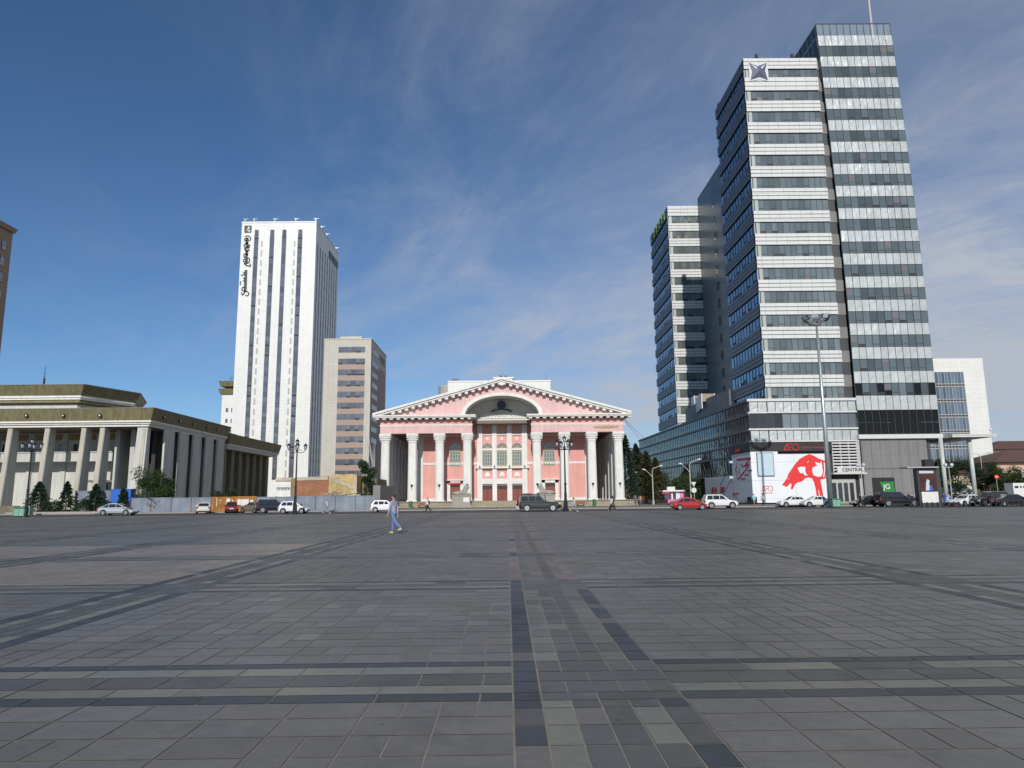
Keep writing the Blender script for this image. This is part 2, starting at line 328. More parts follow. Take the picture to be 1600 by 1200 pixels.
for kx in range(kx0,kx1+1):
    sx0=kx*PITCHG+.03; cx0=sx0+BAND; cx1=sx0+PITCHG
    for ky in range(-1,12):
        by0=6.0-PITCHG+ky*PITCHG; by1=by0+BAND; cy1=by0+PITCHG   # band then cell
        if by0>EDGE: continue
        lo,hi=lim(cy1)
        far=by0>33
        # longitudinal strip (kx) beside the cell and crossing the band
        if sx0+BAND>lo and sx0<hi:
            w6=BAND/6; lane=[DARKB,LIGHT,MID,MID,LIGHT,DARKB]
            y=by1
            while y<min(cy1,EDGE)-.05:
                y2=min(y+.42,cy1,EDGE)
                for j in range(6):
                    c=lane[j]
                    if kx==0 and by0>12: c=tuple(a*.35+b*.65 for a,b in zip(c,MID))
                    if kx==0 and 5<by0<12 and j in(1,4): c=tuple(a*.6+b*.4 for a,b in zip(c,MID))
                    if rnd.random()<.08: c=GREY
                    if rnd.random()<.18: c=MID
                    if kx==0 and by0>12 and j in(0,5): c=tuple(a*.35+b*.65 for a,b in zip(c,PINKL))
                    if kx==0 and by0>12 and j in(0,2,4,5): c=tuple(a*.5+b*.5 for a,b in zip(c,PINKL))
                    slab(sx0+j*w6,sx0+(j+1)*w6,y,y2,vary(c,.09))
                y=y2
            # crossing
            for (a,b) in ((0,.23),(.23,.6),(.6,.95),(.95,1.38)):
                for j,(p,q) in enumerate(((0,1),(1,3),(3,6)) if a in(0,.6) else ((0,1),(1,2),(2,4),(4,5),(5,6))):
                    slab(sx0+p*w6,sx0+q*w6,by0+a,by0+b,vary(MID if p else DARKB,.15))
        if cx1<lo or cx0>hi: continue
        # cross band slabs between strips
        for (a,b,c) in ((0,.23,DARKB),(.23,.50,LIGHT),(.50,.9,MID),(.9,1.2,LIGHT),(1.2,1.38,DARKB)):
            x=cx0
            while x<cx1-.05:
                x2=min(x+rnd.choice((.57,.57,.85)),cx1)
                if cx1-x2<.2: x2=cx1
                cc=c
                if rnd.random()<.08: cc=MID
                if c is LIGHT and kx not in(-1,0): cc=LIGHT if rnd.random()<.8 else GREY
                if by0+a<EDGE: slab(x,x2,by0+a,by0+b,vary(tuple(p_*.9+q_*.1 for p_,q_ in zip(cc,MID)),.10))
                x=x2
        pink=(kx==-2 and 7<by0<22) or (kx==-3 and 13<by0<22)
        base=PINKG if pink else GREY
        base=vary(base,.04)
        n=10; cw=(cx1-cx0)/n; rh=(cy1-by1)/14
        for i in range(n):
            y=0
            while y<14:
                Y0=by1+y*rh
                if Y0>EDGE: break
                x0_=cx0+i*cw; t=rnd.random(); m=x0_+cw/2
                Y2=min(by1+(y+2)*rh,EDGE); Y1=min(by1+(y+1)*rh,EDGE)
                if t<.45 and Y2>Y1: slab(x0_,x0_+cw,Y0,Y1,vary(base,.085)); slab(x0_,x0_+cw,Y1,Y2,vary(base,.085))
                elif t<.72 and Y2>Y1: slab(x0_,m,Y0,Y2,vary(base,.085)); slab(m,x0_+cw,Y0,Y1,vary(base,.085)); slab(m,x0_+cw,Y1,Y2,vary(base,.08))
                elif Y2>Y1: slab(x0_,x0_+cw,Y0,Y1,vary(base,.06)); slab(x0_,m,Y1,Y2,vary(base,.085)); slab(m,x0_+cw,Y1,Y2,vary(base,.085))
                y+=2
# material for paving, colour from a per-slab attribute
m=mat('paving',(1,1,1),.40,attr='slab',var=.10,nscale=.9,fine=.10,dirt=.10,spec=.5); M['paving']=m
t=m.node_tree; b=t.nodes['Principled BSDF']; tcn=nd(t,'ShaderNodeTexCoord')
nz=nd(t,'ShaderNodeTexNoise'); nz.inputs['Scale'].default_value=.16; nz.inputs['Detail'].default_value=4; t.links.new(tcn.outputs['Object'],nz.inputs['Vector'])
ge=nd(t,'ShaderNodeNewGeometry')
an=nd(t,'ShaderNodeAttribute',attribute_name='slab'); rr=mth(t,'ADD',mth(t,'ADD',ramp(t,nz.outputs[0],[(.35,-.0),(.65,.10)]),an.outputs['Alpha']),mth(t,'MULTIPLY',ge.outputs['Random Per Island'],.10)); t.links.new(rr,b.inputs['Roughness'])
nb=nd(t,'ShaderNodeTexNoise'); nb.inputs['Scale'].default_value=38; nb.inputs['Detail'].default_value=4; t.links.new(tcn.outputs['Object'],nb.inputs['Vector'])
base_link=b.inputs['Base Color'].links[0].from_socket
vo=nd(t,'ShaderNodeTexVoronoi'); vo.inputs['Scale'].default_value=1.7; t.links.new(tcn.outputs['Object'],vo.inputs['Vector'])
spot=ramp(t,vo.outputs['Distance'],[(.028,.62),(.05,1.)])
st1=nd(t,'ShaderNodeTexNoise'); st1.inputs['Scale'].default_value=.55; st1.inputs['Detail'].default_value=9; st1.inputs['Roughness'].default_value=.72; st1.inputs['Distortion'].default_value=1.2; t.links.new(tcn.outputs['Object'],st1.inputs['Vector'])
stn=ramp(t,st1.outputs[0],[(.32,.74),(.46,1.),(.62,1.),(.75,1.16)])
st2=nd(t,'ShaderNodeTexNoise'); st2.inputs['Scale'].default_value=7; st2.inputs['Detail'].default_value=6; st2.inputs['Roughness'].default_value=.75; t.links.new(tcn.outputs['Object'],st2.inputs['Vector'])
grn=ramp(t,st2.outputs[0],[(.3,.86),(.7,1.14)])
t.links.new(mixc(t,1.,mixc(t,1.,mixc(t,1.,base_link,spot,'MULTIPLY'),stn,'MULTIPLY'),grn,'MULTIPLY'),b.inputs['Base Color'])
bp=nd(t,'ShaderNodeBump'); bp.inputs['Strength'].default_value=.35; bp.inputs['Distance'].default_value=.004; t.links.new(nb.outputs[0],bp.inputs['Height']); t.links.new(bp.outputs[0],b.inputs['Normal'])
pv=mb.build('square_paving','paving',recalc=False)
at=pv.data.color_attributes.new('slab','FLOAT_COLOR','CORNER'); fl=[]
for c in cols: fl+= list(c)*4
at.data.foreach_set('color',fl); struct(pv)
dm('mortar',(.27,.245,.195),.9,var=.25,nscale=2)
g=MB(); g.quad([(-200,-30,-.006),(200,-30,-.006),(200,EDGE,-.006),(-200,EDGE,-.006)]); struct(g.build('paving_bed','mortar',recalc=False))
g=MB(); g.quad([(-300,EDGE,-.02),(300,EDGE,-.02),(300,101,-.02),(-300,101,-.02)]); struct(g.build('road','asphalt',recalc=False))
g=MB(); g.box(-300,300,EDGE,EDGE+.25,-.05,.012); struct(g.build('edge_strip','kerb'))
g=MB(); g.box(-300,300,98,98.3,-.1,.13); struct(g.build('kerb','kerb'))
g=MB(); g.box(-300,300,98.3,121,-.1,.115); struct(g.build('pavement','sidewalk'))
g=MB(); g.quad([(-300,121,-.02),(300,121,-.02),(300,420,-.02),(-300,420,-.02)]); struct(g.build('ground','sidewalk',recalc=False))
g=MB(); g.box(22,36,121,260,-.1,.10); struct(g.build('path','sidewalk'))
g=MB(); g.quad([(84,116,.0),(300,116,.0),(300,142,1.5),(84,142,1.5)]); g.quad([(84,142,1.5),(300,142,1.5),(300,420,1.5),(84,420,1.5)]); g.quad([(84,116,0),(84,142,1.5),(84,142,0)]); g.quad([(84,142,0),(84,142,1.5),(84,420,1.5),(84,420,0)])
struct(g.build('terrain','asphalt',recalc=False))
# ================================================================== OPERA THEATRE
th=T('theatre_building','pink theatre with white columns, wide pediment and arched portal at the centre','building',(-.8,123,0))
def q(xz,yz,Y): return XZ(570+xz/3.721,570+yz/3.721,Y)
YF=123.; YW=128.2
g=MB(); g.box(-23.6,21.8,120.6,166,-.1,1.0,0); g.box(-23.8,22.0,120.4,166.1,1.0,1.12,1); g.build('platform',['stone_tan','stone_grey'],th)
g=MB()
for k in range(7): g.box(-9.3,7.6,118.1+.36*k,120.4,-.1 if k==0 else .155*k-.002,.155*(k+1)-.004)
g.build('steps','stone_tan',th)
def oct_(cx,cy,r,f=.30):
    a=r; c=r*(1-f)
    return [(cx-c,cy-a),(cx+c,cy-a),(cx+a,cy-c),(cx+a,cy+c),(cx+c,cy+a),(cx-c,cy+a),(cx-a,cy+c),(cx-a,cy-c)]
def column(cx,cy,lamp=True):
    g=MB(); g.box(cx-.86,cx+.86,cy-.86,cy+.86,1.1,1.35); g.prism(oct_(cx,cy,.76),1.35,11.3,top=oct_(cx,cy,.70))
    for s in(-1,1):
        for k in(-.28,0,.28): g.box(cx+k-.04,cx+k+.04,cy+s*.74-.03,cy+s*.74+.03,1.6,11.2)
    c=g.build('column','white_stucco',th)
    g=MB(); g.prism(oct_(cx,cy,.80),11.25,11.5); g.prism(oct_(cx,cy,.72),11.5,12.5,top=oct_(cx,cy,.92)); g.box(cx-1.0,cx+1.0,cy-1.0,cy+1.0,12.5,12.78)
    for zz_ in(11.75,12.1,12.4):
        r=.80+(zz_-11.5)*.16
        for k in range(5):
            u_=(-r+2*r*(k+.5)/5)
            for a,b in((u_,-r),(u_,r),(-r,u_),(r,u_)): g.box(cx+a-.11,cx+a+.11,cy+b-.10,cy+b+.10,zz_-.10,zz_+.10)
    g.build('capital','white_stucco',c)
    if lamp:
        g=MB(); g.lathe([(.05,3.55),(.22,3.95),(.24,4.0)],cx,cy-.95,8); g.box(cx-.03,cx+.03,cy-.86,cy-.76,3.0,3.6); g.build('wall_lamp','iron',c)
xs=[-21.1,-16.4,-11.7,-6.9,5.15,9.95,14.7,19.35]
for x in xs: column(x,YF+.9)
for x in (xs[0],xs[-1]):
    for k in range(1,9): column(x,YF+.9+4.3*k,False)
# entablature
g=MB()
for a,b in((-21.95,-6.05),(4.25,20.2)):
    g=MB(); g.box(a,b,YF-.05,YF+1.9,12.78,14.15,0); g.box(a+.03,b-.03,YF+.05,YF+1.9,14.15,15.2,1); x=-21.95 if a<0 else 18.6; g.box(x,x+1.6,YF+1.89,164,12.78,15.2,0)
    g.build('entablature',['pink_light','pink_stucco'],th)
for a,b in((-22.05,-5.95),(4.15,20.3)):
    g=MB(); g.box(a,b,YF-.15,YF+.1,14.12,14.3,0)
    k=a+.1
    while k<b: g.box(k,k+.28,YF-.13,YF+.05,13.93,14.12,0); k+=.5
    g.build('frieze_moulding','white_stucco',th)
g=MB(); g.ext([(14.9,13.55),(15.4,13.75),(16.5,13.7),(17.6,13.85),(18.9,13.72),(19.5,13.9),(19.3,13.45),(18.2,13.35),(17.0,13.28),(15.9,13.4),(15.2,13.35)],YF-.05,YF-.09); g.build('peeled_plaster','peeled',th)
g=MB()
for a,b,s in((-23.0,-5.35,0),(3.45,21.3,1)):
    g.box(a,b,YF-1.25,YF+1.9,15.42,15.62); g.box(a-.1*(1-s),b+.1*s,YF-1.4,YF+1.9,15.62,15.86)
    k=a+.35
    while k<b-.4: g.box(k,k+.58,YF-1.05,YF,15.14,15.42); k+=1.22
for x0,x1 in((-23.1,-21.9),(20.2,21.4)): g.box(x0,x1,YF+1.9,164,15.42,15.86)
g.build('cornice','white_paint',th)
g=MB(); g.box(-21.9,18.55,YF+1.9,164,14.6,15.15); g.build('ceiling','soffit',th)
# pediment
AX,AZ=-.82,21.95; LX,RX,BZ=-23.1,21.5,15.86
def rk(x): return BZ+(AZ-BZ)*(1-abs(x-AX)/((AX-LX) if x<AX else (RX-AX)))
g=MB()
g.fr=(0,YF,1,0,0,-1)
def rakeband(dz0,dz1,v0,v1):
    for a,b in((LX,AX),(AX,RX)): 
        g.ext([(a,max(BZ,rk(a)+dz0)),(b,max(BZ,rk(b)+dz0)),(b,max(BZ,rk(b)+dz1)),(a,max(BZ,rk(a)+dz1))] if False else [(a,rk(a)+dz0),(b,rk(b)+dz0),(b,rk(b)+dz1),(a,rk(a)+dz1)],v0,v1)
rakeband(-.02,.36,-1.9,1.45); rakeband(-.34,-.022,-1.9,1.2)
n=18
for s in(-1,1):
    W=(AX-LX) if s<0 else (RX-AX)
    for k in range(n):
        x=AX+s*W*(k+.35)/n*.93
        z=rk(x)-.34
        if z-.45>BZ: g.ext([(x-.27,z-.42),(x+.27,z-.42),(x+.27,rk(x+.27)-.345),(x-.27,rk(x-.27)-.345)],0,1.05)
g.ext([(AX-.27,AZ-1.0),(AX+.27,AZ-1.0),(AX+.27,AZ-.42),(AX-.27,AZ-.42)],0,1.1)
g.build('raking_cornice','white_paint',th)
ACX,AA,AB=-.82,7.05,3.9
def el(x,a=AA,b=AB):
    t=1-((x-ACX)/a)**2; return BZ+b*math.sqrt(t) if t>0 else BZ
g=MB(front(YF)); xs_=[LX+.6]+[LX+1.5+k*(RX-LX-3)/60 for k in range(61)]+[RX-.6]; xs_+= [ACX-AA,ACX+AA,AX]; xs_=sorted(xs_)
for a,b in zip(xs_,xs_[1:]):
    za,zb=el(a),el(b); g.ext([(a,za),(b,zb),(b,max(zb,rk(b)-.3)),(a,max(za,rk(a)-.3))],-.3,-.05)
g.build('tympanum','pink_light',th)
g=MB(front(YF)); nA=28
for k in range(nA):
    t0,t1=PI*k/nA,PI*(k+1)/nA
    o=lambda t,a,b:(ACX+a*math.cos(t),BZ+b*math.sin(t))
    g.ext([o(t0,AA+.02,AB+.02),o(t1,AA+.02,AB+.02),o(t1,AA-.62,AB-.52),o(t0,AA-.62,AB-.52)],-.31,.28)
g.build('arch_moulding','white_paint',th)
g=MB(front(YF))
for k in range(nA):
    t0,t1=PI*k/nA,PI*(k+1)/nA
    g.ext([o(t0,AA-.3,AB-.2),o(t1,AA-.3,AB-.2),o(t1,AA-.6,AB-.5),o(t0,AA-.6,AB-.5)],-5.2,-.31)
g.build('vault','white_stucco',th)
# roof and rear mass
g=MB(front(YF)); g.ext([(LX+.3,BZ),(RX-.3,BZ),(AX,AZ-.1)],-43,-30); g.ext([(LX+.1,BZ+.1),(AX,AZ),(RX-.1,BZ+.1),(RX-.1,BZ-.03),(AX,AZ-.3),(LX+.1,BZ-.03)],-43,-1.9); g.build('roof','grey_panel',th)
# cella wall
cl_,cr_=-16.05,14.95
g=MB(front(YW))
g.box(cl_,cr_,-35,0,1.1,15.15)
g.ext([(-7.3,15.15),(5.8,15.15),(5.8,19.5),(-7.3,19.5)],-.5,0,1)
g.build('wall',['pink_stucco','white_stucco'],th)
g=MB(front(YW))
for a,b in((cl_-.05,cl_+.95),(cr_-.95,cr_+.05)): g.box(a,b,-.5,.14,1.1,15.1)
for a,b in((cl_+.95,-5.0),(3.6,cr_-.95)): g.box(a,b,0,.09,7.55,7.95); g.box(a,b,0,.08,1.1,1.6); g.box(a,b,0,.12,12.6,12.95)
for a in(cl_,cr_):
    for k in range(9): g.box(a-.12,a+.12,-(3.4+4.3*k),-(2.4+4.3*k),1.1,14.6)
g.build('pilaster','white_stucco',th)
# side panes of the portal gap
g=MB(); 
for x in(-6.05,4.25): s=-1 if x<0 else 1; g.box(min(x,x+s*.6),max(x,x+s*.6),YF+1.9,YW,12.6,15.15)
g.build('portal_reveal','pink_stucco',th)
# portal
g=MB(front(YW)); PXs=[(-5.02,-4.1),(-2.0,-1.12),(.92,1.8),(3.85,4.75)]
PXs=[(q(655,600,YW)[0],q(684,600,YW)[0]),(q(742,600,YW)[0],q(768,600,YW)[0]),(q(828,600,YW)[0],q(856,600,YW)[0]),(q(915,600,YW)[0],q(945,600,YW)[0])]
zt=q(800,330,YW)[1]
for a,b in PXs: g.box(a,b,0,.45,1.1,zt)
x0,x1=PXs[0][0],PXs[-1][1]
def zz2(y): return q(800,y,YW)[1]
g.box(x0-.12,x1+.12,0,.50,zt,zt+.5); g.box(x0-.22,x1+.22,0,.7,zt+.5,zt+.72)
g.box(x0-.3,x1+.3,0,.75,zz2(602),zz2(592)); g.box(x0,x1,0,.30,zz2(692),zz2(662))
g.box(x0,x1,0,.22,zz2(410),zz2(399))
for k in range(30): g.box(x0+.1+k*.34,x0+.28+k*.34,.45,.58,zt+.12,zt+.46)
for (a,b),(c,e) in zip(PXs,PXs[1:]): g.box(b,c,0,.2,zz2(498),zz2(486))
g.build('portal_frame','white_stucco',th)
g=MB(front(YW)); xm=(x0+x1)/2
for k in range(16):
    t0,t1=PI*k/16,PI*(k+1)/16
    for r in range(7):
        ra,rb=1-.12*r,1-.12*(r+.75)
        o2=lambda t,r_:(xm+4.7*r_*math.cos(t),zt+.72+1.75*r_*math.sin(t))
        g.ext([o2(t0,ra),o2(t1,ra),o2(t1,rb),o2(t0,rb)],0,.62-.07*r)
g.build('fan_relief','white_stucco',th)
ex,ez=q(795,234,YW-.8)
g=MB(front(YW-.7)); g.disc(ex,ez,.80,-.6,.18,0,20); g.disc(ex,ez,.62,.18,.26,0,20)
for s in(-1,1): g.rib([(ex+s*.3,ez-.75),(ex+s*1.1,ez-.85),(ex+s*1.8,ez-1.15)],.26,0,.15)
g.build('emblem','emblem',th)
for (a,b),(c,e) in zip(PXs,PXs[1:]):
    cx=(b+c)/2; hw=(c-b)/2
    def win(cx,hw,zb,zt_,zl,Yv=YW):
        f=MB(front(Yv))
        f.box(cx-hw,cx+hw,.01,.06,zb,zb+.12); f.box(cx-hw,cx+hw,.01,.06,zt_-.12,zt_)
        for e_ in(cx-hw,cx+hw-.09): f.box(e_,e_+.09,0,.07,zt_,zl+.1)
        f.box(cx-hw,cx+hw,.0,.07,zl-.04,zl+.06)
        for k in range(5): xk=cx-hw+k*(2*hw-.09)/4; f.box(xk,xk+.09,.0,.09,zb,zt_)
        for k in(.28,.52,.76): zk=zb+(zt_-zb)*k; f.box(cx-hw,cx+hw,.0,.08,zk,zk+.08)
        for k in range(0,6): t=PI*k/5; f.rib([(cx,zl),(cx+hw*.95*math.cos(t),zl+hw*.95*math.sin(t))],.07,0,.06)
        wo=f.build('window','frame_olive',th)
        p=MB(front(Yv)); p.quad([(cx-hw,.03,zb),(cx+hw,.03,zb),(cx+hw,.03,zt_),(cx-hw,.03,zt_)]); p.disc(cx,zl,hw,-.02,.02,0,14,0,PI); p.build('pane','glass_win',wo)
    win(cx,hw-.02,zz2(588),zz2(502),zz2(484))
    d_=MB(front(YW)); d_.box(b,c,-.0,.05,1.1,zz2(700)); d_.box(b,c,.05,.12,zz2(722),zz2(700),1)
    for s in(-1,1):
        for k in range(3): d_.box(cx+s*.55-.36,cx+s*.55+.36,.05,.10,1.35+k*.85,2.0+k*.85)
    d_.box(cx-.03,cx+.03,.05,.11,1.1,zz2(725),1)
    d_.build('door',['door_red','dark'],th)
    r_=MB(front(YW)); r_.disc(cx,zz2(636),.42,0,.10,0,10); r_.box(cx-.5,cx+.5,0,.07,zz2(640)-.25,zz2(640)+.05); r_.build('relief_ornament','white_paint',th); r_=MB(front(YW)); r_.disc(cx,zz2(430),.30,0,.1,0,8); r_.build('relief_ornament','white_paint',th)
for a,b in PXs:
    r_=MB(); cx=(a+b)/2; r_.lathe([(.05,zz2(605)),(.2,zz2(596)),(.12,zz2(590)),(.05,zz2(585))],cx,YW-.62,8); r_.build('wall_lamp','iron',th)
for wx,dx,awn in((526,526,1),(1073,1078,0)):
    cx=q(wx,550,YW)[0]; win(cx,1.0,zz2(590),zz2(500),zz2(486))
    f=MB(front(YW)); f.box(cx-1.0,cx+1.0,0,.12,zz2(498),zz2(489)); f.build('lintel','white_paint',th)
    cx=q(dx,740,YW)[0]
    f=MB(front(YW)); f.box(cx-1.45,cx-.9,0,.3,1.1,zz2(672)); f.box(cx+.9,cx+1.45,0,.3,1.1,zz2(672)); f.box(cx-1.45,cx+1.45,0,.3,zz2(688),zz2(671)); f.box(cx-1.6,cx+1.6,0,.55,zz2(671),zz2(665)); f.build('door_frame','white_paint',th)
    f=MB(front(YW)); f.box(cx-.9,cx+.9,0,.06,1.1,zz2(688)); f.box(cx-.9,cx+.9,.06,.12,zz2(708),zz2(695),1)
    for s in(-1,1):
        for k in range(3): f.box(cx+s*.45-.32,cx+s*.45+.32,.06,.1,1.35+k*.75,1.9+k*.75)
    f.build('door',['door_red','dark'],th)
    if awn: f=MB(front(YW)); f.box(cx-1.25,cx+1.25,.3,.42,zz2(693),zz2(682)); f.build('door_sign','red_dull',th)
g=MB(front(YF)); g.box(-2.1,1.0,-3,-.9,21.4,22.45,0); g.box(-2.4,1.3,-3.2,-.8,22.45,22.7,0); g.build('roof_pedestal','white_stucco',th)
g=MB()
for a,b,c in((0,0,23.6),(-.6,0,23.2),(.6,0,23.15),(-.95,0,22.8),(.95,0,22.85)): g.tube([(-.55+a*.4,YF+1.9,22.6),(-.55+a,YF+1.9,c)],[.22,.08],6)
g.build('roof_sculpture','iron',th)
# bench, bins and lions before the steps
for i,(a,b,l) in enumerate(((653,667,'brown wooden bench by the left end of the theatre platform'),(901,914,'brown wooden bench by the right end of the theatre platform'))):
    xa=P(a,790,118.9).x; xb=P(b,790,118.9).x; t_=T('bench',l,'bench',((xa+xb)/2,118.9,.1),'wooden benches before the theatre')
    g=MB(); g.box(xa,xb,118.7,119.1,.45,.55); g.build('seat','wood',t_); g=MB(); g.box(xa,xb,119.12,119.18,.5,1.0); g.build('backrest','wood',t_)
    for x in(xa+.1,xb-.25): g=MB(); g.box(x,x+.15,118.72,119.1,.115,.45); g.build('leg','iron',t_)
for i,(a,l) in enumerate(((641.5,'green litter bin before the platform, left of the theatre steps'),(929,'green litter bin before the platform, right of the theatre steps'))):
    x=P(a,790,118.5).x; t_=T('litter_bin',l,'bin',(x,118.5,.1),'green litter bins before the theatre')
    g=MB(); g.lathe([(.24,.2),(.3,.9),(.32,.95)],x,118.5,10); g.build('bin_body','green_panel',t_); g=MB(); g.lathe([(.33,1.05),(.28,1.2),(.05,1.25)],x,118.5,10); g.box(x-.3,x-.26,118.48,118.52,.115,1.1); g.box(x+.26,x+.3,118.48,118.52,.115,1.1); g.build('lid','iron',t_)
# ------------------------------------------------------------------ skinned figures
def skin_mesh(verts,edges,radii,sub=2,root=0):
    me=bpy.data.meshes.new('s'); me.from_pydata(verts,edges,[]); o=bpy.data.objects.new('s',me); C.objects.link(o)
    sk=o.modifiers.new('s','SKIN'); sk.use_smooth_shade=True
    sd=o.modifiers.new('d','SUBSURF'); sd.levels=sub; sd.render_levels=sub
    for i,r in enumerate(radii):
        s=me.skin_vertices[0].data[i]; s.radius=r if isinstance(r,tuple) else (r,r); s.use_root=(i==root)
    bpy.context.view_layer.update(); out=bake(o); bpy.data.objects.remove(o); return out
def chainset(chains,sub=2):
    V=[];E=[];Rr=[];ix={}
    for ch in chains:
        prev=None
        for p in ch:
            key=tuple(round(c,4) for c in p[:3])
            if key not in ix: ix[key]=len(V); V.append(p[:3]); Rr.append(p[3])
            i=ix[key]
            if prev is not None and i!=prev: E.append((prev,i))
            prev=i
    return skin_mesh(V,E,Rr,sub)
def addmesh(me,name,m,parent):
    me.materials.clear(); me.materials.append(M[m]); me.polygons.foreach_set('material_index',[0]*len(me.polygons)); me.polygons.foreach_set('use_smooth',[True]*len(me.polygons))
    o=bpy.data.objects.new(name,me); C.objects.link(o); o.parent=parent; return o
lion=chainset([[(-1.5,0,.55,.50),(-.9,0,.42,.40),(-.2,0,.40,.40),(.45,0,.45,.42),(.95,0,.62,.46)],[(.95,0,.62,.46),(1.0,0,1.05,.50),(1.05,0,1.55,.54),(1.45,0,1.45,.34),(1.7,0,1.38,.28)],
 [(.95,0,.62,.46),(1.1,.38,.3,.22),(1.5,.40,.2,.2),(2.0,.40,.18,.2)],[(.95,0,.62,.46),(1.1,-.38,.3,.22),(1.5,-.40,.2,.2),(2.0,-.40,.18,.2)],
 [(-1.5,0,.55,.50),(-1.3,.5,.4,.36),(-.6,.55,.2,.2),(-.2,.55,.14,.15)],[(-1.5,0,.55,.50),(-1.3,-.5,.4,.36),(-.6,-.55,.2,.2),(-.2,-.55,.14,.15)],[(-1.5,0,.55,.50),(-1.95,0,.3,.12),(-2.0,.3,.12,.08)],
 [(1.05,0,1.55,.54),(1.0,.38,2.02,.12)],[(1.05,0,1.55,.54),(1.0,-.38,2.02,.12)]],1)
for a,b,fl_,l in((707,735,1,'reclining stone lion facing right on its block, left of the steps'),(839,866,-1,'reclining stone lion facing left on its block, right of the steps')):
    Yl=118.6; xa=P(a,780,Yl).x; xb=P(b,780,Yl).x; cx=(xa+xb)/2
    t_=T('lion_statue',l,'statue',(cx,Yl,0),'stone lions beside the theatre steps')
    g=MB(); g.box(cx-1.75,cx+1.75,Yl-.95,Yl+.95,-.05,.5); g.box(cx-1.5,cx+1.5,Yl-.75,Yl+.75,.5,2.0); g.box(cx-1.6,cx+1.6,Yl-.85,Yl+.85,2.0,2.15); pd_=g.build('pedestal','stone_grey',t_)
    o=addmesh(lion.copy(),'lion_figure','stone_grey',t_); o.location=(-.1*fl_,0,2.12); o.scale=(.80*fl_,.80,.86)
    if fl_>0: g=MB(); g.box(cx+.35,cx+1.35,Yl-.80,Yl-.76,1.0,1.75); g.build('plaque','paper',t_)
# ------------------------------------------------------------------ white block behind theatre
t_=T('white_building','white panelled block with round grey drum showing behind the theatre pediment','building',(-.5,190,0))
a=XZ(700,597,185); b=XZ(860,597,185)
g=MB(); g.box(a[0],b[0],185,215,0,a[1]-.1); g.box(a[0]-.1,b[0]+.1,184.9,215,a[1]-.1,a[1]+.3); g.build('wall','tile_white',t_)
c=XZ(687,606,195); g=MB(); g.lathe([(5,0),(5,c[1])],a[0]+1.6,194,28); g.build('drum','panel_beige',t_)
g=MB()
for x in(706,711): p_=P(x,593,186); g.box(p_.x,p_.x+.7,186,187,a[1],p_.z+.3)
p_=P(853,585,186); g.box(p_.x-.05,p_.x+.05,186,186.1,a[1],p_.z)
g.build('roof_vent','grey_panel',t_)
# ================================================================== LEFT TOWERS
def tower_mast(g,x,y,z):
    g.box(x-.06,x+.06,y-.06,y+.06,z,z+1.6); g.box(x-.6,x+1.1,y-.05,y+.05,z+1.35,z+1.45); g.box(x-.35,x+.4,y-.15,y+.15,z+.95,z+1.05)
t_=T('tower_block','tall white tiled tower with dark window strips and vertical lettering','building',(-75,225,0))
X0,X1,Y0,Y1,H_=-87.3,-62.6,225.,256.,92.6
g=MB(); g.box(X0,X1,Y0,Y1,0,H_); g.box(X0-.12,X1+.12,Y0-.12,Y1+.1,H_,H_+.45); g.build('wall','tile_white',t_)
def uY(x,y,Y=225): return P(x,y,Y).x
for a,b in((398,404),(422.3,428.5),(441.3,447.3),(466,472.3)):
    ua,ub=uY(a,368),uY(b,368); f=MB(front(Y0)); z=8.
    f.box(ua-.08,ub+.08,0,.10,8,88.3,0); o=f.build('window','mullion',t_); gl=MB(front(Y0)); k=0
    while z<88:
        gl.quad([(ua,.12,z+.1),(ub,.12,z+.1),(ub,.12,z+1.35),(ua,.12,z+1.35)],0); gl.quad([(ua,.12,z+1.45),(ub,.12,z+1.45),(ub,.12,z+3.2),(ua,.12,z+3.2)],0)
        if rnd.random()<.22: gl.box(ua,ub,.13,.3,z+.12,z+.5,1)
        z+=3.29
    gl.build('pane',['glass_tower','dark'],o,recalc=False)
for a in(408.5,459.5):
    ua=uY(a,368); z=8.+.6
    for k in range(24):
        f=MB(front(Y0)); f.box(ua,ua+.55,.0,.03,z,z+2.1); f.build('window_slit','slit_grey',t_); z+=3.29
g=MB(right(X1))
for k in range(9):
    y=Y0+2.2+k*3.25; g2=MB(right(X1)); g2.box(y,y+.62,0,.08,8,86,0)
    z=8.
    while z<84: g2.box(y+.08,y+.54,.08,.10,z+.15,z+2.0,1); z+=3.29
    g2.build('window',['mullion','glass_dark'],t_)
g=MB(right(X1)); g.box(Y0+17,Y0+21.5,0,.2,86.5,89); g.box(Y0+22.5,Y1-1.0,0,.2,86.5,89); g.build('side_sign','letter_dark',t_)
g=MB(); 
for x,y in((X0+.6,226),(X0+3.6,226),(X0+10.5,226),(X0+17.5,226),(X1-.6,226),(X1-.5,233),(X1-.5,240),(X1-.5,254)): tower_mast(g,x,y,H_+.4)
g.build('roof_antenna','steel',t_)
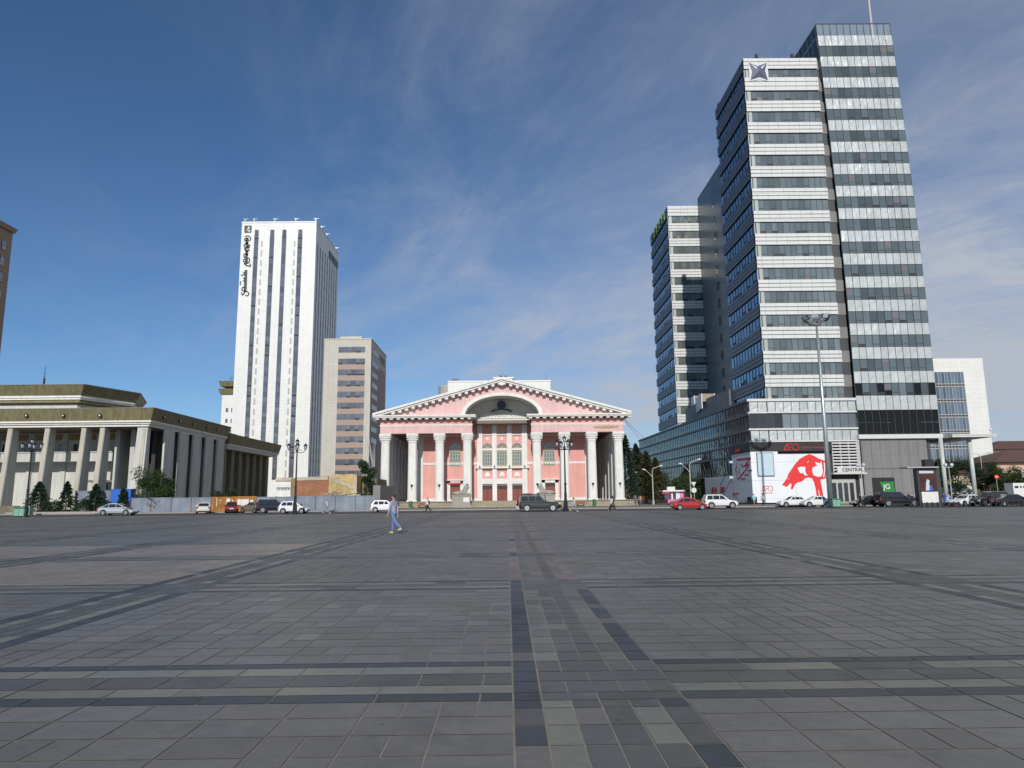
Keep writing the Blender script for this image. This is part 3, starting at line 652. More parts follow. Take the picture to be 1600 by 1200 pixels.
# lettering traced from the facade (8x crop origin 360,330)
def tw(x,y): p=P(360+x/8.,330+y/8.,225); return (p.x,p.z)
g=MB(front(Y0)); g.ext([tw(178,182),tw(268,180),tw(262,268),tw(176,270)],0,.15); sq=g.build('logo_plate','letter_dark',t_)
g=MB(front(Y0)); g.ext([tw(228,195),tw(246,195),tw(236,222),tw(222,250),tw(204,250),tw(216,218)],.15,.2); g.rib([tw(225,235),tw(240,252)],.6,.15,.2); g.build('logo_bird','white_paint',sq)
g=MB(front(Y0))
def st(pts,wd): g.rib([tw(*p_) for p_ in pts],wd*.27 if wd>2 else wd*.42,0,.14)
st([(212,340),(208,400),(212,455)],3.4)
st([(185,318),(205,308),(235,312),(255,332),(252,358),(235,370)],.75); st([(180,345),(178,365),(195,375),(210,365)],.75); st([(215,345),(185,345)],.8)
st([(172,420),(175,445),(195,460),(215,445),(240,420)],.8); st([(178,418),(195,405),(212,412)],.8); st([(240,430),(235,455),(215,468)],.75)
st([(236,485),(212,497),(180,470)],1.1); st([(180,470),(205,515)],1.0); st([(208,500),(206,545),(196,575)],3.2)
st([(168,540),(170,570),(180,578)],.75); st([(175,535),(190,530),(205,540)],.75)
st([(204,600),(200,640)],3.2); st([(165,610),(168,630),(185,637),(205,625)],.8); st([(168,605),(185,596),(202,600)],.8); st([(205,582),(230,585),(242,605),(238,630),(220,650),(195,658),(175,655)],.75); st([(175,655),(200,680),(250,690),(248,660)],.9)
st([(196,745),(186,1000)],3.3)
for yy in(775,800,850,880): st([(182,yy),(165,yy-12)],.9)
st([(140,800),(150,802)],1.0); st([(122,885),(133,887)],1.); st([(122,912),(131,914)],1.)
st([(150,960),(160,950),(180,960)],.75); st([(148,965),(145,985),(160,998),(180,995)],.75); st([(186,1000),(215,1008),(232,1025),(225,1050),(205,1060),(190,1052)],.75); st([(186,1005),(165,1035),(150,1048)],.9); st([(150,1048),(140,1020)],.8)
g.build('lettering','letter_dark',t_)
# beige building
t_=T('office_block','beige office block with ribbon windows and pinkish spandrels beside the white tower','building',(-43,190,0))
X0,X1,Y0,Y1,H_=-49.6,-36.8,190.,214.,44.7
g=MB(); g.box(X0,X1,Y0,Y1,0,H_); g.box(X0-.1,X1+.1,Y0-.1,Y1+.1,H_,H_+.35); g.box(-46,-40.,193,200,H_+.35,H_+1.6); g.build('wall','panel_beige',t_)
ua,ub=uY(527.5,600,190),uY(569.5,600,190)
rows=[42.7-0]+[39.45-3.03*k for k in range(11)]
for i,z in enumerate(rows):
    f=MB(front(Y0)); hgt=1.55
    f.box(ua,ub,0,.05,z-hgt,z,0)
    n=6
    for k in range(n):
        w_=(ub-ua)/n; x=ua+k*w_; f.quad([(x+.05,.07,z-hgt+.05),(x+w_-.05,.07,z-hgt+.05),(x+w_-.05,.07,z-.05),(x+.05,.07,z-.05)],1)
        if k in(0,2,4) : f.box(x+.05,x+w_-.05,.07,.12,z-hgt+.38,z-hgt+.44,0)
        if k in(2,4) and rnd.random()<.5 or rnd.random()<.06: f.box(x+.08,x+w_-.08,.08,.25,z-hgt+.05,z-hgt+.36,2)
    f.build('window',['mullion','glass_tower','dark'],t_,recalc=False)
    if i>0:
        f=MB(front(Y0)); f.box(ua,ub,0,.03,z-3.03+.0 if i<11 else z-3,z-hgt); f.build('spandrel','spandrel_pink',t_)
    f=MB(right(X1)); f.box(Y0+2,Y0+10,0,.05,z-hgt,z,0); f.box(Y0+14.5,Y0+21.5,0,.05,z-hgt-.4,z-.3,0)
    for k in range(6): f.quad([(Y0+2.1+k*1.32,.07,z-hgt+.1),(Y0+3.3+k*1.32,.07,z-hgt+.1),(Y0+3.3+k*1.32,.07,z-.1),(Y0+2.1+k*1.32,.07,z-.1)],1)
    if i<9: f.build('window',['spandrel_pink','glass_tower'],t_,recalc=False)
g=MB(right(X1)); g.box(Y0+10.6,Y0+13.6,-.3,.06,2,H_-8); g.box(Y0+1.4,Y0+22.5,0,.03,3,38.5); g.build('side_panel','spandrel_pink',t_)
g=MB(right(X1)); 
for k in range(5): g.box(Y0+13.5+k*1.6,Y0+14.6+k*1.6,0,.12,41.6,43.0)
g.build('side_sign','letter_dark',t_)
# small block left of white tower
t_=T('apartment_building','low white block with two olive cornices left of the white tower','building',(-98,260,0))
xa,za=XZ(345,690,262); zt1=P(350,616,262).z; xa=P(346,640,262).x
g=MB(); g.box(xa,-90,262,280,0,zt1); 
z=4
g.build('wall','tile_white',t_)
for z in range(6,int(zt1)-2,4):
    for x in(xa+1.6,xa+3.6): g=MB(front(262)); g.box(x,x+.9,0,.05,z,z+1.5,0); g.quad([(x+.08,.06,z+.08),(x+.82,.06,z+.08),(x+.82,.06,z+1.42),(x+.08,.06,z+1.42)],1); g.build('window',['mullion','glass_tower'],t_,recalc=False)
for (ya,yb) in((616,608),(604,596)):
    za,zb=P(350,ya,262).z,P(350,yb,262).z; g=MB(); g.prism([(xa-.6,261.4),(-90,261.4),(-90,275),(xa-.6,275)],za,zb,top=[(xa-1.2,260.8),(-90,260.8),(-90,275),(xa-1.2,275)]); g.build('cornice','gold',t_)
g=MB(); g.box(xa+1,-90,263,275,zt1,zb-.2); g.build('attic','olive',t_)
g=MB(); 
for x in(xa+2,xa+3,xa+4.5): g.box(x,x+.1,264,264.1,zb,zb+2.6); g.box(x-.6,x+.7,264,264.1,zb+1.4,zb+1.5)
g.build('roof_antenna','iron',t_)
# tan tower at the left edge
t_=T('office_tower','tan tower with dark windows cut off by the left edge of the photo','building',(-125,150,0))
H_=P(18,358,156).z; X1=P(9,470,156).x
g=MB(); g.box(X1-22,X1,145,156,0,H_-1); g.prism([(X1-22.5,144.5),(X1+.5,144.5),(X1+.5,156.2),(X1-22.5,156.2)],H_-1,H_,top=[(X1-23,144),(X1+.8,144),(X1+.8,156.4),(X1-23,156.4)]); dm('tower_tan',(.30,.22,.155),.8,var=.06)
g.build('wall','tower_tan',t_)
for k in range(15):
    for j in range(5):
        g=MB(right(X1)) if j<3 else MB(front(145)); z=6+k*3.7; a_=(146.+j*3.4) if j<3 else X1-3-(j-3)*4.; g.box(a_,a_+1.5,0,.06,z,z+2.2,0); g.quad([(a_+.1,.08,z+.1),(a_+1.4,.08,z+.1),(a_+1.4,.08,z+2.1),(a_+.1,.08,z+2.1)],1)
        if z<H_-5: g.build('window',['mullion','glass_win'],t_,recalc=False)
# ================================================================== PALACE OF CULTURE
t_=T('palace_building','long palace with gold fascia roof, slanting fins and white walls on the left','building',(-70,105,0))
FX=-52.4; FY=105.; ZT=15.3
def flare(x1,y0,y1,z0,z1,o_,x0=-110):     # fascia band flaring outwards to the top
    return [(x0,y0),(x1,y0),(x1,y1),(x0,y1)],[(x0,y0-o_),(x1+o_,y0-o_),(x1+o_,y1),(x0,y1)]
def fascia(x1,y0,y1,zt,x0=-110,hh=2.1,disc_=True,lip=.35):
    a,b=flare(x1-.55,y0+.55,y1,0,0,.55,x0); g=MB(); g.prism(a,zt-hh,zt,0,top=b); o=g.build('fascia','gold',t_)
    g=MB(); a,_=flare(x1-.5,y0+.5,y1,0,0,0,x0); g.prism(a,zt-hh-.25,zt-hh-.002); a,_=flare(x1-.75,y0+.75,y1,0,0,0,x0); g.prism(a,zt-hh-.5,zt-hh-.252); a,_=flare(x1-1.,y0+1.,y1,0,0,0,x0); g.prism(a,zt-hh-.85,zt-hh-.502); g.build('cornice','white_paint',t_)
    g=MB(); a,_=flare(x1+.05,y0-.05,y1,0,0,0,x0); g.prism(a,zt,zt+.12); g.build('roof','grey_wall',t_)
fascia(FX,FY,135,ZT,hh=1.75)
for x in(-84.6,-79.2,-73.8,-68.0-.4,-62.8):
    xx=x
for px in(40,97.5,155):
    p_=P(px,648,FY); g=MB(front(FY)); g.disc(p_.x,p_.z-.1,.30,-.45,-.12,0,14); g.disc(p_.x,p_.z-.1,.12,-.12,-.06,1,10); g.build('medallion',['iron','paper'],t_)
for px in(258,283,305,326,343):
    yy=PX(px,660,FX).y; g=MB(right(FX)); g.disc(yy,ZT-.9,.30,-.45,-.12,0,14); g.disc(yy,ZT-.9,.12,-.12,-.06,1,10); g.build('medallion',['iron','paper'],t_)
SZ=ZT-1.75-.85
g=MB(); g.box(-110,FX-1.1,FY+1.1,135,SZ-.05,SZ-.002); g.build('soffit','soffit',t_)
def fin(x,w_=.75,white=False):
    g=MB(); y0t=FY+1.35; y0b=FY+.3
    for (a,b,m_,e_) in((x+.06,x+w_-.06,1,.10),(x,x+w_,0,0)):
        g.ext2=None
        v=[(a,y0b-e_,.3),(b,y0b-e_,.3),(b,FY+2.8,.3),(a,FY+2.8,.3),(a,y0t-e_,SZ-.05),(b,y0t-e_,SZ-.05),(b,FY+2.8,SZ-.05),(a,FY+2.8,SZ-.05)]
        i=[g.p(*q_) for q_ in v]
        for q_ in ((0,3,2,1),(4,5,6,7),(0,1,5,4),(1,2,6,5),(2,3,7,6),(3,0,4,7)): g.f.append([i[k] for k in q_]); g.m.append(m_)
    return g.build('fin',['concrete_pale','concrete_beige'],t_)
for px in(-103,-45,12,70,127,156):
    x=P(px,672,FY+1.3).x; fin(x)
# corner pier
g=MB(); g.prism([(-55.5,FY+.5),(-53.7,FY+.5),(-53.7,FY+2.2),(-55.5,FY+2.2)],.3,SZ-.05,top=[(-55.2,FY+1.3),(-53.7,FY+1.3),(-53.7,FY+2.2),(-55.2,FY+2.2)]); g.box(-54.4,-53.95,FY+1.32,FY+1.5,.3,SZ-.1,1); g.prism([(-54.45,FY+.36),(-53.95,FY+.36),(-53.95,FY+.6),(-54.45,FY+.6)],.3,SZ-.3,1,top=[(-54.45,FY+1.2),(-53.95,FY+1.2),(-53.95,FY+1.5),(-54.45,FY+1.5)]); g.build('pier',['concrete_pale','concrete_beige'],t_)
for k in range(5):
    y=FY+5.4+5.05*k
    g=MB(); g.box(FX-.9,FX-.6,y,y+3.0,.3,SZ-.05); g.box(FX-.6,FX-.50,y+2.8,y+3.0,.3,SZ-.05); g.build('fin','concrete_pale',t_)
BY=FY+9.5
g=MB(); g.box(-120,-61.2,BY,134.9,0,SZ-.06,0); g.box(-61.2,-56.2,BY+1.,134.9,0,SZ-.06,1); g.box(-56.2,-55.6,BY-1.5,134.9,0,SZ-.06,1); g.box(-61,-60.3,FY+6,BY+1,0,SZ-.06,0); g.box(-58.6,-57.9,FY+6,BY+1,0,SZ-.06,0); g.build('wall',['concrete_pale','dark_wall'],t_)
BF=BY-2.9; zb0,zb1=P(100,721,BF).z,P(100,707,BF).z
g=MB(); g.box(-120,-61.6,BF,BY,zb0,zb1); g.box(-120,-61.6,BF-.15,BY,zb1-.02,zb1+.12); g.build('balcony','concrete_pale',t_)
x=-100.
for i,px in enumerate((-110,-75,-40,-3,32,62,85,108,143)):
    p_=P(px+8,690,BY); g=MB(front(BY)); zt_=P(100,694,BY).z; zb_=P(100,708,BY).z
    g.box(p_.x,p_.x+1.3,0,.06,zb_-.3,zt_,0); g.quad([(p_.x+.1,.08,zb_-.2),(p_.x+1.2,.08,zb_-.2),(p_.x+1.2,.08,zt_-.1),(p_.x+.1,.08,zt_-.1)],1); g.build('window',['mullion','glass_dark'],t_,recalc=False)
g=MB(front(BY)); za,zb_=P(100,688,BY).z,P(100,679,BY).z
x=-108
while x<-62: g.box(x,x+4.2,0,.08,za,zb_,0); g.box(x+4.4,x+5.2,0,.25,.3,SZ-.1,1); x+=5.4
g.build('ornament_band',['ornament','concrete_pale'],t_)
g=MB(); g.box(-110,-57,FY-1.5,BY-.01,-.05,.55); g.box(-110,-57,FY-2.4,FY-1.5,-.05,.28); g.build('steps','stone_grey',t_)
g=MB(front(BY)); xa,xb=P(145,770,BY).x,P(187,770,BY).x; zc=P(165,754,BY).z; g.box(xa,xb,0,2.2,zc,zc+.35,0); 
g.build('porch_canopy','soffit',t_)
g=MB(front(BY)); g.box(xa-.2,xb+.3,.0,.1,.5,zc,0); g.box(xb-2.6,xb-1.2,.1,.15,.5,zc-.2,1); g.build('door',['concrete_beige','glass_dark'],t_)
# upper storey with chamfered end
UP=[(-115,125),(-75.0,125),(-70.8,136.5),(-76.4,150),(-115,150)]
def off(poly,o_): 
    cx=sum(p_[0] for p_ in poly)/5; r=[]
    for x,y in poly: r.append((x if x<-110 else x+o_*(1 if x>-78 else 0), y+(-o_ if y<130 else (o_ if y>145 else 0))))
    return r
UZ=22.25
g=MB(); g.prism(off(UP,-.9),UZ-1.75,UZ,0,top=off(UP,0)); g.build('fascia','gold',t_)
g=MB(); g.prism(off(UP,-1.0),UZ-2.15,UZ-1.752); g.prism(off(UP,-1.2),UZ-2.5,UZ-2.152); g.build('cornice','white_paint',t_)
g=MB(); g.prism(off(UP,-1.4),UZ-3.0,UZ-2.502,0); g.prism(off(UP,-1.9),UZ-3.25,UZ-3.002,0); g.build('attic_band','gold',t_)
g=MB(); g.prism(off(UP,-2.2),14,UZ-3.252); g.build('attic_wall','concrete_pale',t_)
g=MB(); g.prism(off(UP,.05),UZ,UZ+.1); g.build('roof','grey_wall',t_)
g=MB(); p_=P(69,590,127); g.box(p_.x-.12,p_.x+.12,127,127.2,UZ,UZ+1.6); 
for k in range(7): g.box(p_.x-.25,p_.x+.25,127,127.05,UZ+.4+k*.35,UZ+.45+k*.35)
g.tube([(p_.x,127.1,UZ+1),(p_.x,127.1,P(70,572,127).z)],.05,5); g.build('roof_antenna','iron',t_)
g=MB(); 
for px in(43,74): p_=P(px,635,118); g.box(p_.x-.3,p_.x+.3,118,118.5,ZT+.9,ZT+1.5,0); g.box(p_.x-.05,p_.x+.05,118.2,118.3,ZT,ZT+1,0)
g.build('roof_floodlight','iron',t_)
p_=P(315,645,140); 
# rear section
Z2=14.1
fascia(FX-.1,135.3,166,Z2,x0=-100,hh=1.75)
g=MB(); g.box(-100,-55.6,135.4,165,0,Z2-1.75-.86); g.build('wall','olive',t_)
for k in range(7):
    y=137.2+4.1*k; g=MB(); g.box(-55.6,-54.5,y,y+1.7,0,Z2-2.65); g.build('fin','olive',t_)
    g=MB(right(-55.6)); g.box(y+2.3,y+3.3,0,.1,Z2-5.2,Z2-3.8,0); g.build('window','glass_dark',t_)
g=MB(); a=P(310,655,150); g.box(a.x-2,a.x+4.5,150,160,Z2,Z2+2.2); g.build('roof_plant','slab_teal',t_)
# ================================================================== brick ruin, fence
t_=T('ruined_building','low ruined brick building with peeling yellow plaster behind the grey fence','building',(-34,112,0))
YR=112.
def xr(px): return P(px,760,YR).x
def zr(py,px=500): return P(px,py,YR).z
g=MB(front(YR)); g.ext([(xr(428),0),(xr(514),0),(xr(514),zr(744)),(xr(500),zr(744.5)),(xr(480),zr(745.5)),(xr(431),zr(746))],-9,0); g.build('wall','brick',t_)
g=MB(front(YR)); g.ext([(xr(514),0),(xr(558),0),(xr(558),zr(742.5)),(xr(550),zr(741)),(xr(533),zr(742)),(xr(527),zr(740.8)),(xr(514),zr(743.5))],-9,.15); g.build('wall','yellow_stucco',t_)
g=MB(front(YR)); g.ext([(xr(558),0),(xr(585),0),(xr(585),zr(748)),(xr(560),zr(746))],-12,-3); g.box(xr(565),xr(568),-3,-2.9,2,zr(752),1); g.build('rear_wall',['olive','dark'],t_)
g=MB(front(YR)); g.ext([(xr(430),zr(751)),(xr(512),zr(750)),(xr(512),zr(744.6)),(xr(430),zr(746.3))],0,.10); g.rib([(xr(521),zr(750)),(xr(553),zr(763))],.5,.15,.25); g.ext([(xr(516),zr(748)),(xr(530),zr(746)),(xr(532),zr(744)),(xr(516),zr(745))],.15,.2); g.box(xr(553.5),xr(558),.15,.3,0,zr(744),0); g.build('plaster_remnant','old_plaster',t_)
g=MB(front(YR)); g.box(xr(455.5),xr(463),.1,.16,0,zr(747)); g.build('plaster_strip','brown_gold',t_)
g=MB(front(YR)); g.box(xr(430),xr(455),.1,.2,0,zr(752)); g.box(xr(430),xr(455),.2,.24,zr(757),zr(756.6)); gt=g.build('gate','white_paint',t_)
g=MB(front(YR))
rr_=random.Random(4)
for k in range(9):
    x=xr(433+k*2.3); z=zr(764); g.rib([(x,z+rr_.uniform(-.2,.2)),(x+.12,z+.35),(x+.25,z-.15),(x+.3,z+.3)],.05,.2,.23)
g.build('graffiti','iron',gt)
g=MB()
for k in range(40):
    x=rr_.uniform(xr(514),xr(562)); y=110.4+rr_.random(); z=rr_.uniform(1.5,2.6); l=rr_.uniform(.3,1.2); a=rr_.uniform(-.6,.6); g.tube([(x-l,y,z-a*.3),(x+l,y+.3,z+a)],.06,4)
tag(g.build('rubble_heap','old_plaster'),'heap of splintered boards below the yellow ruined wall','rubble')
FYc=100.
def fence(name,label,pa,pb,zt,m_,posts,Y=FYc,pm='rust_post'):
    xa,xb=P(pa,790,Y).x,P(pb,790,Y).x; t_=T(name,label,'fence',((xa+xb)/2,Y,0),'metal fences along the pavement')
    n=max(1,round((xb-xa)/2.62)); w_=(xb-xa)/n
    for k in range(n):
        g=MB(front(Y)); x=xa+k*w_; g.box(x+.02,x+w_-.02,0,.04,.13,zt+rr_.uniform(-.04,.04))
        g.box(x+w_*.5-.02,x+w_*.5+.02,.04,.06,.2,zt-.1); g.build('panel',m_,t_)
        g=MB(front(Y)); g.box(x-.05,x+.05,.0,.09,.1,zt+.08); g.build('post',pm,t_)
    g=MB(front(Y)); g.box(xa,xb,.042,.08,zt-.12,zt-.04); g.build('rail',m_,t_)
    return t_
fence('fence','long blue grey sheet metal fence left of the rusty panels',205,330,2.12,'fence_blue',0)
t_=fence('fence','rusty orange fence section with torn paper posters behind the parked cars',330,400,2.15,'rust',0)
g=MB(front(FYc)); 
for a,b,c,e in((354,360,779,788),(363,366,781,785),(371,377,780,789),(377,389,780,790),(391,396,781,785),(345,347,781,782),(338,339.5,778,792),(392,399,790,795)):
    p1,p2=P(a,e,FYc),P(b,c,FYc); g.box(p1.x,p2.x,.062,.07,max(.2,p1.z),min(2.05,p2.z))
g.build('poster_remnant','paper',t_)
fence('fence','blue grey sheet metal fence between the rusty panels and the theatre',400,586,2.12,'fence_blue',0)
fence('fence','grey metal fence seen behind the small spruces on the left lawn',117,172,3.2,'fence_blue',0,Y=103.5)
g=MB(); a,b=P(173,775,102.6),P(204,775,102.6); g.box(a.x,b.x,102.6,104,0.1,P(190,765,102.6).z); g.box(a.x-.05,b.x+.05,102.55,104,P(190,765,102.6).z,P(190,765,102.6).z+.08); tag(g.build('blue_booth','blue_tarp'),'bright blue site booth beside the grey fence','booth')
a=P(588,780,104); g=MB(); g.box(a.x-.5,a.x+.55,104,118,0,3.6); tag(g.build('side_wall','grey_wall'),'plain dark grey wall between the fence and the theatre','wall')
g=MB(); a,b=P(18,790,101),P(165,790,101); g.box(a.x,b.x,100.2,103.4,.0,.35); o=g.build('lawn','grass'); o['kind']='structure'
g=MB(); g.box(a.x,b.x,99.95,100.18,.0,.34); struct(g.build('lawn_kerb','kerb'))
a=P(12,785,101); g=MB(); g.prism([(a.x-3.,100.5),(a.x+4,100.5),(a.x+4,102),(a.x-3.,102)],.1,1.2,top=[(a.x-5,100.3),(a.x+1,100.3),(a.x+1,102),(a.x-5,102)]); tag(g.build('planter','olive'),'dark sloping stone planter left of the first lamp post','planter')
# ================================================================== CENTRAL TOWER COMPLEX (right)
t_=T('glass_tower','tallest banded glass office tower with a star emblem and shop podium below','building',(50,120,0))
Y0=120.; BX0,BX1=44.35,59.55; BYd=138.; BT=[21.95+4.25*k for k in range(13)]+[77.6,81.45]; BH=[2.05]*13+[2.6,2.1]
g=MB(); g.box(BX0+.6,BX1,Y0+.6,BYd-.3,17.5,80.6); g.build('core','mullion',t_)
def banded(fr,u0,u1,tops,hs,name,matf,matg,npan,seed,z_bot,openp=.12,blank=True,parent=t_):
    rn=random.Random(seed)
    for i,(zt,h) in enumerate(zip(tops,hs)):
        g=MB(fr); nb=3; bh=(h-.12*(nb-1))/nb
        for k in range(nb):
            z=zt-h+k*(bh+.12); g.box(u0,u1,-.5,0,z,z+bh)
        g.build('cladding_band',matf,parent)
        gz=MB(fr); gz.box(u0+.05,u1-.05,-.45,-.1,zt-h-.0,zt,0)
        zb=tops[i-1] if i else z_bot
        gt_=zt-h
        gz.build('band_joint','mullion',parent)
        if gt_-zb>.4:
            f=MB(fr); n=npan; wv=(u1-u0)/n
            for k in range(n):
                a=u0+k*wv; b=a+wv
                if blank and k==0: f.quad([(a+.02,-.22,zb),(b-.03,-.22,zb),(b-.03,-.22,gt_),(a+.02,-.22,gt_)],2); continue
                f.box(a-.035,a+.035,-.30,-.20,zb,gt_,0)
                f.quad([(a+.035,-.27,zb),(b-.035,-.27,zb),(b-.035,-.27,gt_),(a+.035,-.27,gt_)],1)
                if k%3!=2 and k%2==1 or rn.random()<.1:
                    f.box(a,b,-.27,-.21,zb+.52,zb+.60,0)
                    if rn.random()<openp*1.6: f.quad([(a+.03,-.2,zb+.03),(b-.03,-.2,zb+.03),(b-.03,-.26,zb+.52),(a+.03,-.26,zb+.52)],3)
                elif rn.random()<.10: f.quad([(a+.04,-.262,zb+.02),(b-.04,-.262,zb+.02),(b-.04,-.262,zb+.9),(a+.04,-.262,zb+.9)],4)
            f.build('window_band',['mullion',matg,'glass_pale','dark','grey_panel'],parent,recalc=False)
banded(front(Y0),BX0,BX1-1.6,BT,BH,'f','clad_white','glass_front',13,1,17.9)
# recessed link with angled returns towards the curtain wall tower
for i,(zt,h) in enumerate(zip(BT,BH)):
    g=MB(front(Y0)); g.ext([(BX1-1.6,zt-h),(BX1-.0,zt-h),(BX1-.0,zt),(BX1-1.6,zt)],-.9,-.5); g.build('cladding_band','grey_wall',t_)
    if i: 
        g=MB(front(Y0)); g.quad([(BX1-1.6,-.7,BT[i-1]),(BX1,-.7,BT[i-1]),(BX1,-.7,zt-h),(BX1-1.6,-.7,zt-h)]); g.build('window_band','glass_front',t_,recalc=False)
banded(left(BX0),Y0+.02,BYd,BT,BH,'s','clad_shaded','glass_side',11,2,17.9,.25,blank=False)
g=MB()
for px in(1181,1237): p_=P(px,90,121); g.box(p_.x-.25,p_.x+.25,121,121.5,81.4,82.4); g.box(p_.x-.1,p_.x+.35,120.8,121.2,82.2,82.9)
g.build('roof_floodlight','iron',t_)
g=MB(); p_=P(1120,160,137); g.box(44.5,45.5,136,137,81.4,82.2); g.build('roof_unit','iron',t_)
# star emblem on the top bands: faceted four pointed star
def sp(x,y): p_=P(1155+x/20.,80+y/20.,Y0-.3); return (p_.x,p_.z)
cen=sp(620,620); tips=[sp(310,340),sp(868,345),sp(910,885),sp(365,880)]; inn=[sp(590,450),sp(820,590),sp(650,790),sp(415,620)]
def facet(g,sc_,m0,v0,vp):
    f=lambda p_:(cen[0]+(p_[0]-cen[0])*sc_,cen[1]+(p_[1]-cen[1])*sc_)
    for k in range(4):
        a,b,c=f(tips[k]),f(inn[k]),f(inn[(k-1)%4])
        g.quad([(a[0],v0,a[1]),(b[0],v0,b[1]),(cen[0],vp,cen[1])],m0); g.quad([(a[0],v0,a[1]),(cen[0],vp,cen[1]),(c[0],v0,c[1])],m0)
g=MB(front(Y0)); pts=[]
for k in range(4):
    for p_,s_ in((tips[k],1.12),(inn[k],1.45)): pts.append((cen[0]+(p_[0]-cen[0])*s_,cen[1]+(p_[1]-cen[1])*s_))
g.ext(pts,0,.10,0); facet(g,1.,1,.13,.6)
for k in range(4):
    a=tips[k]; b=((inn[k][0]*.3+cen[0]*.7),(inn[k][1]*.3+cen[1]*.7)); c=((inn[k-1][0]*.3+cen[0]*.7),(inn[k-1][1]*.3+cen[1]*.7))
    a=(a[0]*.88+cen[0]*.12,a[1]*.88+cen[1]*.12)
    m_=lambda p_,f_:(a[0]*(1-f_)+p_[0]*f_,a[1]*(1-f_)+p_[1]*f_)
    q1,q2=m_(b,.8),m_(c,.8)
    if k<2: g.quad([(a[0],.22,a[1]),(q1[0],.5,q1[1]),(q2[0],.5,q2[1])],0)  # white triangles paint a highlight on two of the points
g.build('star_emblem',['clad_white','logo_metal'],t_,recalc=False)
# curtain wall tower C (edges lean inwards near the top)
CX0,CX1=59.55,73.4; CT=[18.2+4.22*k for k in range(17)]
def leaf(o,x=None):
    for v_ in o.data.vertices:
        z=v_.co.z
        if z>34: v_.co.x-=1.35*((z-34)/54)**1.6
    return o
CY=Y0-.35; par=T('curtain_wall_tower','slim glass tower of pale panels with a thin mast, right of the star tower','building',(66,120,0))
g=MB(); 
z=16.0
while z<86: g.box(CX0+.3,CX1-.15,CY+.6,CY+15.5,z,z+.6 if z+.6<86 else 86); z+=.6
leaf(g.build('core','mullion',par))
n=11; wv=(CX1-CX0)/n; rn=random.Random(5)
for i,zt in enumerate(CT):
    h=2.07 if i else 2.5
    g=MB(front(CY))
    for k in range(n): a=CX0+k*wv; g.box(a+.045,a+wv-.045,-.15,.02+rn.uniform(0,.015),zt-h,zt)
    leaf(g.build('cladding_band','panel_pale',par))
    zb=CT[i-1] if i else 11.6; gt_=zt-h
    last=(i==0)
    f=MB(front(CY))
    for k in range(n):
        a=CX0+k*wv; b=a+wv
        f.box(a-.04,a+.04,-.12,.05,zb,gt_ if not last else gt_,0)
        if last:
            for zz_ in(11.6,13.6): f.quad([(a+.04,-.03,zz_),(b-.04,-.03,zz_),(b-.04,-.03,zz_+1.95),(a+.04,-.03,zz_+1.95)],2)
        else:
            f.quad([(a+.04,-.03,zb),(b-.04,-.03,zb),(b-.04,-.03,gt_),(a+.04,-.03,gt_)],2 if i==1 and k in(0,3,4,8,10) else 1)
            if k%2==1 and k>0 and i<15:
                f.box(a,b,-.03,.03,zb+.5,zb+.57,0)
                if rn.random()<.3: f.quad([(a+.05,.05,zb+.03),(b-.05,.05,zb+.03),(b-.05,.0,zb+.5),(a+.05,.0,zb+.5)],3)
            elif rn.random()<.12: f.quad([(a+.05,-.02,zb+.9),(b-.05,-.02,zb+.9),(b-.05,-.02,gt_-.1),(a+.05,-.02,gt_-.1)],4)
    f.box(CX0,CX1,-.12,.04,gt_-.04,gt_+.03,0); f.box(CX0,CX1,-.12,.04,zb-.03,zb+.04,0)
    leaf(f.build('window_band',['mullion','glass_c','black_glass','dark','grey_panel'],par,recalc=False))
# glazed crown with struts
g=MB(front(CY))
for k in range(n+1): a=CX0+k*wv; g.box(min(a,CX1-.08)-.04,min(a,CX1-.08)+.04,-.1,.05,85.7,88.1,0); g.rib([(a,85.9),(min(a+.5,CX1),87.6)],.09,-.9,-.8,0)
g.box(CX0,CX1,-.1,.06,88.05,88.2,0); g.box(CX0,CX1-.2,-15,-14.8,88.05,88.2,0); g.box(CX0,CX1,-1.5,-1.3,86.2,86.5,0)
for k in range(n): a=CX0+k*wv; g.quad([(a+.04,0,85.75),(a+wv-.04,0,85.75),(a+wv-.04,0,88.05),(a+.04,0,88.05)],1)
m=mat('glass_clear',(.42,.5,.48),.1,.2,var=0); m.node_tree.nodes['Principled BSDF'].inputs['Alpha'].default_value=.35; M['glass_clear']=m
leaf(g.build('glass_crown',['mullion','glass_clear'],par,recalc=False))
for i,zt in enumerate(CT+[88.1]):
    g=MB(left(CX0)); 
    zb=CT[i-1] if i else 11.6
    if zt>78:
        for k in range(8): a=CY+.4+k*1.9; g.quad([(a+.06,.03,zb+.05),(a+1.84,.03,zb+.05),(a+1.84,.03,zt-.05),(a+.06,.03,zt-.05)],1); g.box(a-.05,a+.05,-.1,.08,zb,zt,0)
        leaf(g.build('side_window_band',['mullion','glass_pod'],par,recalc=False))
for i,zt in enumerate(CT):
    g=MB(right(CX1)); 
    for k in range(8): a=CY+k*1.95; g.quad([(a+.06,.03,zt-2.0),(a+1.88,.03,zt-2.0),(a+1.88,.03,zt),(a+.06,.03,zt)],1); g.quad([(a+.06,.03,zt-4.1),(a+1.88,.03,zt-4.1),(a+1.88,.03,zt-2.1),(a+.06,.03,zt-2.1)],2)
    leaf(g.build('side_window_band',['mullion','panel_pale','glass_c'],par,recalc=False))
p_=P(1362,45,126); g=MB(); g.tube([(p_.x+.1,126,86),(p_.x,126,93),(p_.x-.1,126,104)],[.28,.26,.16],8); g.build('mast','pole_grey',par)
